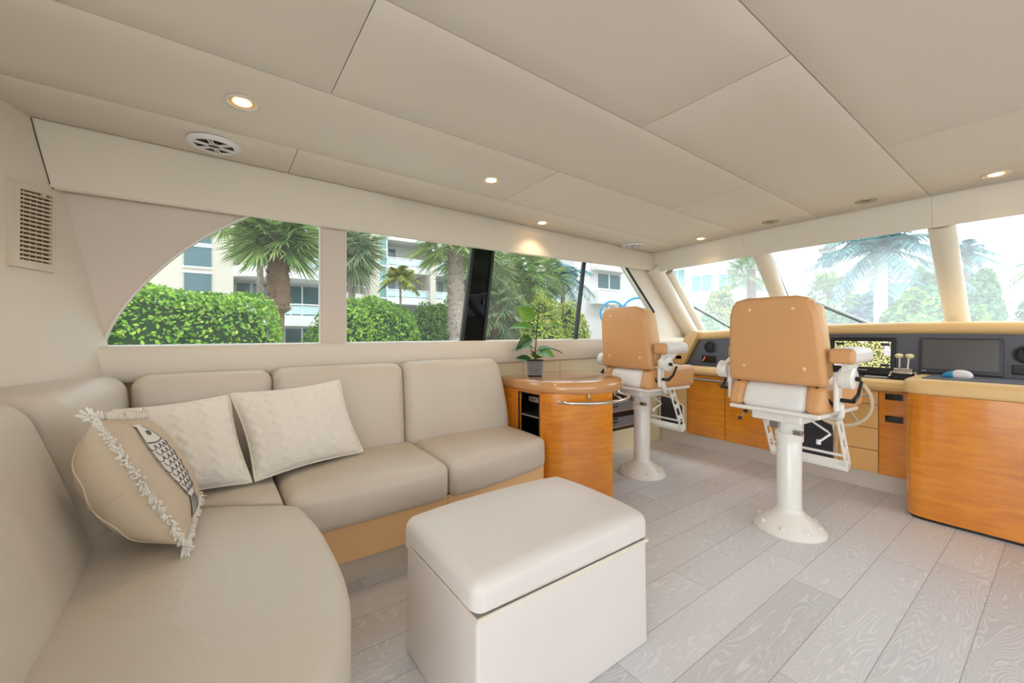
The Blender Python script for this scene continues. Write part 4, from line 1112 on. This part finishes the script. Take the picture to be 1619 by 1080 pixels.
for sg in (-1, 1):
    MB().tube([(3.925, 0.715 + sg * .05, .865), (3.92, 0.715 + sg * .064, .862), (3.905, 0.715 + sg * .068, .835)], 0.008, 8).build('side_lever', M['chrome'], th)

# helm pod with padded top
hpod = thing('helm_pod_cabinet', 'large honey maple cabinet with rounded corner and tan padded top at far right', 'cabinet', (3.75, 0.0, 0))
po = [(3.98, 0.645), (3.62, 0.645)] + sp2([(3.57, 0.637), (3.525, 0.61), (3.502, 0.565), (3.497, 0.5)], 5) + [(3.497, -0.5)] + sp2([(3.502, -0.565), (3.525, -0.61), (3.57, -0.637)], 5) + [(3.62, -0.645), (3.98, -0.645)]
MB().prism(po, 'z', 0.018, 0.768).build('curved_body', M['wood'], hpod)
pi = [(x + 0.01 if x < 3.9 else x, y * 0.985) for x, y in po]
MB().prism(pi, 'z', 0.0, 0.02).build('black_plinth', M['black'], hpod)
pt_ = [(x - 0.012 if x < 3.9 else x, y * 1.02) for x, y in po]
MB().pad(pt_, 0.768, 0.86, 0.02, 0.04, 0.0, 5, 2).build('padded_top', M['tan_hood'], hpod, smooth=60)
MB().rbox(3.575, 3.985, -0.6, 0.57, 0.856, 0.8645, 0.002).build('desk_inset', M['dash'], hpod)

ms = thing('computer_mouse', 'blue and silver computer mouse on the desk below the blank monitor', 'mouse', (3.75, 0.43, 0.8645))
def wm(x, y, z):
    s = (y - 0.37) / 0.13; return (x, y, 0.8645 + (z - 0.8645) * (0.45 + 0.75 * math.sin(PI * min(1, max(0, .18 + s * .75)))))
MB().rbox(3.72, 3.785, 0.37, 0.46, 0.8645, 0.900, 0.016, 6, 4, (0, 0, 0.006), wm).build('body', M['white_plastic'], ms, smooth=70)
MB().rbox(3.718, 3.787, 0.445, 0.50, 0.8645, 0.899, 0.016, 5, 4, (0, 0, 0.004), wm).build('blue_shell', M['blue'], ms, smooth=70)

# steering wheel
sw = thing('steering_wheel', 'cream rimmed steering wheel half hidden by the near helm chair', 'wheel', (3.60, 0.99, 0.67))
cw = Vector((3.58, 0.99, 0.67)); Xw = Matrix.Translation(cw) @ Matrix.Rotation(math.radians(-8), 4, 'Y')
MB().tube([Xw @ Vector((0, 0.185 * math.cos(2 * PI * k / 40), 0.185 * math.sin(2 * PI * k / 40))) for k in range(40)], 0.0125, 10, closed=True).build('rim', M['rope'], sw)
sk = MB()
for k in range(5):
    a = PI / 2 + k * 2 * PI / 5; sk.tube([Xw @ Vector((0.03, 0.03 * math.cos(a), 0.03 * math.sin(a))), Xw @ Vector((0.0, 0.18 * math.cos(a), 0.18 * math.sin(a)))], 0.007, 8)
sk.build('spokes', M['steel'], sw)
MB().lathe([(0.04, -0.01), (0.045, 0.0), (0.03, 0.28)], (0, 0, 0), 20, X=Matrix.Translation((3.58, .99, .67)) @ Matrix.Rotation(PI / 2, 4, 'Y')).build('hub', M['steel'], sw)

# windshield wipers lie on the glass outside
def wiper(label, a, b):
    t = thing('windshield_wiper', label, 'wiper', (a[0], a[1], a[2]), 'windshield wipers')
    A = Vector(a); B = Vector(b); nv = Vector((0.69, 0, 0.73)) * 0.018; sd = Vector((0, 0, 0.022))
    MB().tube([A + nv, B + nv], 0.008, 8).build('arm', M['steel'], t)
    MB().tube([A + nv * .9 - sd, B + nv * .9 - sd], 0.006, 8).build('blade', M['black'], t)
wiper('wiper on the corner windshield pane beside the left pillar', (4.40, 2.56, 1.443), (4.70, 2.22, 1.16))
wiper('wiper across the middle windshield pane behind the near helm chair', (4.38, 1.47, 1.462), (4.67, 1.02, 1.188))

# ================================================================== OUTSIDE
GZ = -2.0
gm = MB(); gm.box(-60, 120, -90, 120, GZ - 0.2, GZ)
struct(gm, 'ground', M['ground'], 'pale quay ground outside')

def leaves(pts_n, size, seed, aspect=0.55, jitter=0.9):
    """many small leaf quads at (point, outward normal)"""
    rr = random.Random(seed); mb = MB()
    for p, nn in pts_n:
        d = Vector((rr.gauss(0, 1), rr.gauss(0, 1), rr.gauss(0, 1) - 0.2)); d = d.normalized()
        n2 = (nn + Vector((rr.gauss(0, 1), rr.gauss(0, 1), rr.gauss(0, 1))) * jitter * 0.6).normalized()
        s = d.cross(n2); s = s.normalized() if s.length > 1e-3 else Vector((1, 0, 0)); d = n2.cross(s)
        L = size * (0.6 + 0.8 * rr.random()); w = L * aspect * 0.5
        i = len(mb.v)
        for q in (p - d * L * .5, p + s * w, p + d * L * .5, p - s * w): mb.v.append((q.x, q.y, q.z))
        mb.f.append((i, i + 1, i + 2, i + 3)); mb.mi.append(0)
    return mb

def bush(name, label, cat, x0, x1, y0, y1, z1, n, size, m, seed, group=None, sq=3.0, z0=GZ, lump=0.12):
    rr = random.Random(seed); cx, cy = (x0 + x1) / 2, (y0 + y1) / 2; hx, hy, hz = (x1 - x0) / 2, (y1 - y0) / 2, (z1 - z0)
    ph = [rr.random() * 6 for _ in range(6)]
    def shape(d):
        k = (abs(d.x) ** sq + abs(d.y) ** sq + abs(d.z) ** sq) ** (-1 / sq)
        f = 1 + lump * (math.sin(d.x * 7 + ph[0]) * math.sin(d.z * 6 + ph[1]) + 0.6 * math.sin(d.y * 9 + ph[2] + d.x * 5)) * .6
        return Vector((cx + d.x * k * hx * f, cy + d.y * k * hy * f, z0 + d.z * k * hz * f))
    pts = []
    while len(pts) < n:
        d = Vector((rr.gauss(0, 1), rr.gauss(0, 1), abs(rr.gauss(0, 1)))).normalized()
        p = shape(d) ; s = 1 - 0.16 * rr.random() ** 2
        p = Vector((cx + (p.x - cx) * s, cy + (p.y - cy) * s, z0 + (p.z - z0) * s))
        pts.append((p, d))
    t = thing(name, label, cat, (cx, cy, z0), group)
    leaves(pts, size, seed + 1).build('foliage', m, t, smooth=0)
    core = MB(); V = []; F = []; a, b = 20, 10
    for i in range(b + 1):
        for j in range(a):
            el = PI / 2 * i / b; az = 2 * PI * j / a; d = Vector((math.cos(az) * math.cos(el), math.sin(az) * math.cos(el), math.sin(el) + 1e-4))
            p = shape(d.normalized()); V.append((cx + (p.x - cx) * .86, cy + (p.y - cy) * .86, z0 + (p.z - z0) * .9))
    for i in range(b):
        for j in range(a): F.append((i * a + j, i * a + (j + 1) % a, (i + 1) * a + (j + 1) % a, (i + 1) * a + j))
    core.add(V, F).build('shade_core', M['hedge_core'], t)  # solid dark green core standing in for shade between the leaves
    return t

def frond_feather(mb, base, az, el, L, droop, nl, ll, rr):
    d = Vector((math.cos(az) * math.cos(el), math.sin(az) * math.cos(el), math.sin(el)))
    side = Vector((-math.sin(az), math.cos(az), 0)); prev = base
    for i in range(1, nl + 1):
        s = i / nl; p = base + d * L * s + Vector((0, 0, -droop * s * s))
        t = (p - prev).normalized(); prev = p
        l2 = ll * (0.35 + 0.9 * math.sin(PI * min(1, .12 + .8 * s)))
        for sg in (-1, 1):
            q = p + side * sg * l2 * .75 + t * l2 * .45 + Vector((0, 0, -l2 * (.25 + .35 * rr.random())))
            w = t * (0.05 + L * 0.008)
            k = len(mb.v)
            for c in (p - w, p + w, q): mb.v.append(tuple(c))
            mb.f.append((k, k + 1, k + 2)); mb.mi.append(0)

def frond_fan(mb, base, az, el, L, rfan, nl, rr):
    d = Vector((math.cos(az) * math.cos(el), math.sin(az) * math.cos(el), math.sin(el)))
    c = base + d * L + Vector((0, 0, -L * .12)); side = Vector((-math.sin(az), math.cos(az), 0)); up = side.cross(d) * -1
    k = len(mb.v); w = side * 0.02
    for q in (base - w, base + w, c + w, c - w): mb.v.append(tuple(q))
    mb.f.append((k, k + 1, k + 2, k + 3)); mb.mi.append(0)
    tilt = rr.uniform(-.5, .5)
    for i in range(nl):
        a = (-1 + 2 * i / (nl - 1)) * 2.0
        e = (d * math.cos(a) + (side * math.cos(tilt) + up * math.sin(tilt)) * math.sin(a)).normalized()
        tip = c + e * rfan * (1.0 if abs(a) < 1.3 else .8) + Vector((0, 0, -rfan * (.15 + .25 * rr.random())))
        pr = e.cross(Vector((0.1, 0.2, 1))).normalized() * rfan * 0.036
        md = c.lerp(tip, .55)
        k = len(mb.v)
        for q in (c, md - pr, tip, md + pr): mb.v.append(tuple(q))
        mb.f.append((k, k + 1, k + 2, k + 3)); mb.mi.append(0)

def palm(label, x, y, ztop, kind, nfr, L, mt_trunk, mt_leaf, r0, seed, group='palms outside the windows', ll=0.5, rfan=0.7, elr=(-0.7, 1.3), booted=None, z0=GZ, bw=1.9):
    rr = random.Random(seed); t = thing('palm_tree', label, 'palm tree', (x, y, z0), group)
    n = 40; tk = MB(); pts = []; rs = []
    for i in range(n + 1):
        s = i / n; pts.append((x + 0.12 * math.sin(s * 2.4), y, z0 + (ztop - z0) * s))
        r = r0 * (1.05 - 0.1 * s) * (1 + 0.06 * (i % 2))
        if booted and s > booted: r = r0 * (bw - (bw - 1) * ((s - booted) / (1 - booted)) ** 2) * (1 + 0.16 * (i % 2))
        rs.append(r)
    tk.tube(pts, rs, 12)
    if booted:
        for i in range(240):
            z = z0 + (ztop - z0) * (booted - .02 + (1.0 - booted) * rr.random()); a = rr.random() * 2 * PI
            c = Vector((x + .1, y, z)); o = Vector((math.cos(a), math.sin(a), 0)); ra = r0 * bw * .9
            p = c + o * ra; q = p + o * .09 + Vector((0, 0, .13)); sd = Vector((-math.sin(a), math.cos(a), 0)) * .05
            tk.add([p - sd, p + sd, q + sd * .4, q - sd * .4], [(0, 1, 2, 3)])
    tk.build('trunk', mt_trunk, t, smooth=60)
    cr_ = MB(); b = Vector((x + 0.12 * math.sin(2.4), y, ztop - .05))
    for i in range(nfr):
        az = i * 2.399 + rr.random() * .4; el = elr[0] + (elr[1] - elr[0]) * ((i + .5) / nfr) ** 0.8
        if kind == 'fan': frond_fan(cr_, b, az, el, L * rr.uniform(.75, 1.1), rfan * rr.uniform(.8, 1.15), 30, rr)
        else: frond_feather(cr_, b, az, el, L * rr.uniform(.85, 1.1), L * rr.uniform(.35, .7), 20, ll, rr)
    cr_.build('crown', mt_leaf, t, smooth=0)
    return t

# --- port side planting
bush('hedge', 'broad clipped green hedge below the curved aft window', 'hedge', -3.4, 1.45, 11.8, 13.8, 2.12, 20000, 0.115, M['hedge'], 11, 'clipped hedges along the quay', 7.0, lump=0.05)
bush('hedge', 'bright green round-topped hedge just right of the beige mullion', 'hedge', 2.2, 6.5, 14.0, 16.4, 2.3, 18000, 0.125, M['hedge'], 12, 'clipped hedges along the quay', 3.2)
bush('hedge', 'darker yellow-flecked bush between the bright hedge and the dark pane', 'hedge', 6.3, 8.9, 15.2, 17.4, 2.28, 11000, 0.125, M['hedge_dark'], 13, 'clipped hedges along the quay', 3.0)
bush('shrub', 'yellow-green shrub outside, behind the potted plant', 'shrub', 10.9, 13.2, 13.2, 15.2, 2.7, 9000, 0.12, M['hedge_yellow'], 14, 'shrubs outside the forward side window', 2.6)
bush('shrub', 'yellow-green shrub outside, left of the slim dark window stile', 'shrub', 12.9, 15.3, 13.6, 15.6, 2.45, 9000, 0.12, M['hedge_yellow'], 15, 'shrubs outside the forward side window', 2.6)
palm('cabbage palm with a shaggy booted trunk outside the aft window', 1.50, 14.6, 4.2, 'fan', 64, 0.75, M['trunk'], M['palm'], 0.165, 21, rfan=1.0, booted=.62, elr=(-.75, 1.2))
palm('slim palm trunk left of the shaggy one outside the aft window', 1.2, 17.0, 5.6, 'fan', 22, 1.2, M['trunk_grey'], M['palm'], 0.10, 22, rfan=.9)
palm('fan palm with drooping crown right beside the beige mullion', 5.1, 20.0, 5.3, 'fan', 60, 0.9, M['trunk_grey'], M['palm_dull'], 0.16, 23, rfan=1.1, elr=(-1.1, 1.1))
palm('small yellow-green feather palm in front of the white balconies', 6.95, 18.6, 3.75, 'feather', 16, 1.1, M['trunk_grey'], M['palm_yellow'], 0.05, 24, ll=.35, elr=(-.3, 1.2))
palm('stout cross-hatched palm trunk just left of the dark pane', 7.4, 14.0, 4.75, 'fan', 44, 1.0, M['trunk_grey'], M['palm'], 0.25, 25, rfan=.95, elr=(-.7, 1.0), booted=.45, bw=1.2)
palm('shaggy grey-green palm right of the dark pane', 10.4, 17.5, 4.6, 'fan', 44, 1.3, M['trunk'], M['palm_dull'], 0.22, 26, rfan=1.15, elr=(-1.2, 1.1))
palm('low drooping grey-green palm right of the dark pane', 11.2, 17.0, 2.5, 'fan', 40, 1.1, M['trunk'], M['palm_dull'], 0.22, 27, rfan=1.1, elr=(-1.1, 1.2))
palm('tall dark green palm at the centre of the palm thicket', 13.2, 18.5, 4.8, 'fan', 44, 1.5, M['trunk'], M['palm'], 0.22, 28, rfan=1.25, elr=(-1.2, 1.1))
palm('dark green palm above the yellow shrubs', 15.6, 19.5, 4.6, 'fan', 40, 1.5, M['trunk'], M['palm'], 0.22, 29, rfan=1.25, elr=(-1.1, 1.1))
palm('arching feather palm beside the slim dark window stile', 18.6, 20.0, 4.9, 'feather', 18, 2.2, M['trunk_grey'], M['palm_blue'], 0.16, 30, ll=.7)
bush('tree', 'dark broadleaf tree filling the gap behind the palm thicket', 'tree', 11.5, 21.5, 22, 26, 6.3, 9000, 0.34, M['palm'], 31, None, 2.6)

# --- condominium near the aft window
def building(name, label, loc): return thing(name, label, 'building', loc, None)
B1 = building('apartment_building', 'cream apartment block with rounded balconies behind the cabbage palm', (1, 29, GZ))
MB().box(-14, 0.85, 27, 33, GZ, 13).build('wall', M['stucco'], B1, smooth=0)
MB().box(0.85, 6.3, 29.2, 33, GZ, 13).build('back_wall', M['stucco_white'], B1, smooth=0)
for z0, z1 in ((0.5, 1.5), (1.65, 3.0 - .2), (3.26, 4.22), (4.57, 5.6), (5.8, 6.6), (7.2, 8.3)):
    w = MB().box(-1.25, -0.12, 26.93, 27.05, z0, z1).build('window', M['bwin'], B1, smooth=0)
    MB().box(-1.3, -0.07, 26.9, 27.0, z0 - .09, z0).box(-1.3, -.07, 26.9, 27.0, z1, z1 + .08).build('frame', M['bframe'], w, smooth=0)
for k in range(4):
    z = 1.5 + 2.7 * k - 2.7
    ol = [(0.85, 27.0)] + sp2([(1.2, 26.6), (2.2, 26.2), (3.5, 26.05), (5.0, 26.3), (6.3, 27.0)], 5) + [(6.3, 29.2), (0.85, 29.2)]
    b = MB().prism(ol, 'z', z, z + .6).build('balcony', M['stucco_white'], B1, smooth=30)
    r_ = [(x, y + .06) for x, y in ol[1:-2]]
    rl = MB().tube([(x, y, z + 1.22) for x, y in r_], 0.045, 6)
    for q in range(0, len(r_), 5): rl.tube([(r_[q][0], r_[q][1], z + .6), (r_[q][0], r_[q][1], z + 1.22)], .03, 6)
    rl.build('railing', M['bframe'], b)
    gp = MB().add([(x, y + .03, zz_) for x, y in r_ for zz_ in (z + .66, z + 1.15)], [(2 * i, 2 * i + 2, 2 * i + 3, 2 * i + 1) for i in range(len(r_) - 1)])
    gp.build('rail_panel', M['rail_glass'], b)
    for x0, x1 in ((1.05, 1.75), (1.85, 2.6), (3.6, 4.5), (4.6, 5.5)):
        w = MB().box(x0, x1, 29.12, 29.22, z + .62, z + 2.55).build('balcony_door', M['bwin'], B1, smooth=0)
        MB().box(x0 - .06, x0, 29.08, 29.2, z + .62, z + 2.6).box(x1, x1 + .06, 29.08, 29.2, z + .62, z + 2.6).build('frame', M['bframe'], w, smooth=0)

B2 = building('apartment_building', 'white apartment block with stacked balconies seen between mullion and dark pane', (14, 38, GZ))
MB().box(6.4, 23, 39, 44, GZ, 16).build('back_wall', M['stucco_white'], B2, smooth=0)
MB().box(10.75, 11.6, 35.4, 39, GZ, 16).box(16.4, 16.95, 35.6, 39, GZ, 16).box(20.8, 23, 35.6, 39, GZ, 16).build('pier', M['stucco'], B2, smooth=0)
g2 = MB().box(11.6, 12.45, 36.2, 39, GZ, 16).build('stair_glazing', M['bwin_green'], B2, smooth=0)
fb_ = MB()
for k in range(14): fb_.box(11.58, 12.46, 36.12, 36.25, GZ + .4 + 1.43 * k, GZ + .52 + 1.43 * k)
fb_.box(11.58, 11.66, 36.12, 36.25, GZ, 16).box(12.4, 12.5, 36.1, 36.25, GZ, 16); fb_.build('glazing_bars', M['bframe'], g2, smooth=0)
for k in range(-1, 5):
    z = 3.68 + 2.87 * k - 2.87 + 0.0
    for x0, x1 in ((12.45, 16.4), (16.95, 20.8)):
        b = MB().box(x0, x1, 36.0, 39, z, z + .62).build('balcony', M['stucco_white'], B2, smooth=0)
        rl = MB().tube([(x0, 36.05, z + 1.28), (x1, 36.05, z + 1.28)], .05, 6)
        for q in range(5): rl.tube([(x0 + (x1 - x0) * q / 4, 36.05, z + .6), (x0 + (x1 - x0) * q / 4, 36.05, z + 1.28)], .035, 6)
        rl.build('railing', M['bframe'], b)
        MB().box(x0, x1, 36.03, 36.06, z + .68, z + 1.2).build('rail_panel', M['rail_glass'], b, smooth=0)
        dx = x0 + (0.3 if x0 < 15 else 0.9)
        w = MB().box(dx, dx + 1.5, 38.9, 39.02, z + .62, z + 2.6).build('balcony_door', M['bwin'], B2, smooth=0)
        MB().box(dx - .08, dx, 38.85, 39, z + .62, z + 2.68).box(dx + .7, dx + .8, 38.85, 39, z + .62, z + 2.68).box(dx + 1.5, dx + 1.58, 38.85, 39, z + .62, z + 2.68).build('frame', M['bframe'], w, smooth=0)
    ol = [(10.75, 36.2)] + sp2([(10.2, 35.2), (9.2, 34.3), (7.9, 33.8), (6.6, 33.7)], 5) + [(6.6, 39), (10.75, 39)]
    b = MB().prism(ol, 'z', z - .1, z + .62).build('balcony', M['stucco_grey'], B2, smooth=30)
    r_ = ol[:-2]; rl = MB().tube([(x, y + .1, z + 1.28) for x, y in r_], .05, 6)
    for q in range(0, len(r_), 4): rl.tube([(r_[q][0], r_[q][1] + .1, z + .6), (r_[q][0], r_[q][1] + .1, z + 1.28)], .035, 6)
    rl.build('railing', M['bframe'], b)
    w = MB().box(7.2, 8.4, 38.9, 39.02, z + .62, z + 2.6).box(9.0, 10.2, 38.9, 39.02, z + .62, z + 2.6).build('balcony_door', M['bwin'], B2, smooth=0)

B3 = building('apartment_building', 'plain pale building with a single recessed window beside the far helm chair', (38, 33, GZ))
MB().box(30.6, 50, 31, 38, GZ, 14).build('wall', M['stucco_grey'], B3, smooth=0)
MB().box(33.2, 38.2, 30.2, 31, 7.9, 8.3).box(33.0, 38.6, 29.9, 31, 4.2, 5.6).build('ledge', M['stucco_white'], B3, smooth=0)
w = MB().box(34.3, 37.9, 30.93, 31.05, 6.0, 7.6).build('window', M['bwin'], B3, smooth=0)
MB().box(35.9, 36.05, 30.88, 31, 6.0, 7.6).box(34.2, 38.0, 30.88, 31, 5.85, 6.0).build('frame', M['bframe'], w, smooth=0)

# blue hoops standing on the quay
def hoop(label, x, z, r, seed):
    t = thing('blue_hoop', label, 'hoop', (x, 14.0, GZ), 'blue hoops on the quay')
    MB().tube([(x + r * 0.82 * math.cos(2 * PI * k / 40), 14.0 - r * .55 * math.cos(2 * PI * k / 40), z + r * math.sin(2 * PI * k / 40)) for k in range(40)], 0.055, 10, closed=True).build('ring', M['blue'], t)
    MB().tube([(x, 14.0, GZ), (x, 14.0, z - r)], 0.07, 8).build('post', M['blue'], t)
    mb = MB(); rr = random.Random(seed)
    for k in range(14):
        a = rr.random() * 6.28; b = rr.random() * 6.28
        mb.tube([(x + r * .8 * math.cos(a), 14.0 - r * .54 * math.cos(a), z + r * .97 * math.sin(a)), (x + r * .8 * math.cos(b), 14.0 - r * .54 * math.cos(b), z + r * .97 * math.sin(b))], 0.012, 5)
    mb.build('netting', M['bframe'], t)
hoop('blue hoop outside the window above the left of the far chair back', 16.55, 2.1, 0.62, 3)
hoop('larger blue hoop outside the window above the right of the far chair back', 18.6, 2.15, 0.85, 4)

# --- ahead of the windshield
B4 = building('apartment_building', 'bright white building seen through the corner windshield pane', (34, 17, GZ))
MB().box(32, 40, 12.4, 23.5, GZ, 9.5).build('wall', M['stucco_white'], B4, smooth=0)
for (y0, y1, z0, z1) in ((19.3, 20.6, 3.0, 6.4), (17.0, 18.7, 4.5, 5.7), (13.9, 14.6, 4.4, 5.5), (12.7, 13.1, 4.3, 5.4), (15.2, 16.4, 4.5, 5.6)):
    w = MB().box(31.93, 32.02, y0, y1, z0, z1).build('window', M['bwin_green'], B4, smooth=0)
    MB().box(31.9, 32.0, y0 - .08, y0, z0, z1).box(31.9, 32.0, y1, y1 + .08, z0, z1).box(31.9, 32, (y0 + y1) / 2 - .04, (y0 + y1) / 2 + .04, z0, z1).box(31.88, 32, y0 - .1, y1 + .1, z1, z1 + .12).build('frame', M['bframe'], w, smooth=0)
MB().box(30.9, 32, 14.9, 19.0, 3.4, 4.2).build('balcony', M['stucco_white'], B4, smooth=0)
B5 = building('apartment_building', 'white tower with small windows seen beside the near helm chair back', (47, 15, GZ))
MB().box(45, 54, 12.6, 18.5, GZ, 12.5).build('wall', M['stucco_white'], B5, smooth=0)
for z in (2.2, 4.6, 7.0, 9.4):
    w = MB().box(44.93, 45.03, 14.5, 15.3, z, z + 1.3).box(44.93, 45.03, 12.9, 13.6, z, z + 1.3).build('window', M['bwin'], B5, smooth=0)
    MB().box(44.3, 45, 12.5, 14.2, z - .75, z - .1).build('balcony', M['stucco_grey'], B5, smooth=0)
B6 = building('apartment_building', 'low pale building behind the tall royal palm', (55, 8, GZ))
MB().box(55, 62, 4.5, 14, GZ, 8.2).build('wall', M['stucco_white'], B6, smooth=0)
for z in (2.0, 4.6): MB().box(54.9, 55.05, 5.5, 12.5, z, z + 1.4).build('window_band', M['bwin_green'], B6, smooth=0)

palm('tall royal palm with pale trunk seen through the middle windshield pane', 23.8, 5.1, 4.9, 'feather', 24, 2.6, M['trunk_pale'], M['palm_blue'], 0.24, 41, ll=.8, elr=(-.5, 1.2))
palm('small fan palm left of the royal palm', 30.0, 8.7, 3.6, 'fan', 34, 1.0, M['trunk'], M['palm'], 0.2, 42, rfan=.9)
palm('cabbage palm seen through the corner windshield pane', 28.0, 12.35, 5.2, 'fan', 34, 1.1, M['trunk'], M['palm'], 0.26, 43, rfan=.95)
palm('fan palm just right of the thick windshield pillar', 38.0, 4.0, 6.2, 'feather', 18, 1.6, M['trunk_grey'], M['palm_blue'], 0.2, 44, ll=.5)
palm('small feather palm at the right edge of the photo', 38.0, 1.1, 4.9, 'feather', 18, 1.4, M['trunk_grey'], M['palm'], 0.16, 45, ll=.5)
bush('shrub', 'low bright green shrub at the foot of the royal palm', 'shrub', 20.5, 23.5, 2.4, 4.9, 2.55, 5000, 0.26, M['hedge'], 51, 'shrubs ahead of the windshield', 2.4)
bush('shrub', 'low green shrub left of the royal palm trunk', 'shrub', 21.5, 24.5, 5.3, 8.2, 2.05, 5000, 0.26, M['tree'], 52, 'shrubs ahead of the windshield', 2.4)
bush('shrub', 'yellow-green shrub below the balcony in the corner pane', 'shrub', 24.0, 26.5, 11.6, 14.2, 3.6, 5000, 0.26, M['hedge_yellow'], 53, 'shrubs ahead of the windshield', 2.2)
bush('shrub', 'low green shrub at the bottom of the corner windshield pane', 'shrub', 17.0, 20.0, 8.6, 12.4, 1.9, 5000, 0.24, M['tree'], 54, 'shrubs ahead of the windshield', 2.4)
bush('tree', 'round mid-green tree left of the thick windshield pillar', 'tree', 36, 40, 4.6, 7.0, 5.0, 6000, 0.36, M['tree'], 55, 'trees ahead of the windshield', 2.2)
bush('tree', 'rounded green tree right of the thick windshield pillar', 'tree', 37, 41, 2.35, 4.6, 4.9, 6000, 0.36, M['tree'], 56, 'trees ahead of the windshield', 2.2)
bush('tree', 'spreading green tree at the right edge of the photo', 'tree', 39, 44, -1.2, 2.5, 4.2, 6000, 0.36, M['tree'], 57, 'trees ahead of the windshield', 2.2)
bush('shrub', 'small bright shrub right of the thick windshield pillar', 'shrub', 23, 25, 1.7, 2.7, 1.95, 3000, 0.22, M['hedge'], 58, 'shrubs ahead of the windshield', 2.2)
bush('tree', 'blue-green tree mass behind the royal palm', 'tree', 33, 37, 5.6, 10.2, 3.7, 6000, 0.36, M['palm_blue'], 59, 'trees ahead of the windshield', 2.2)
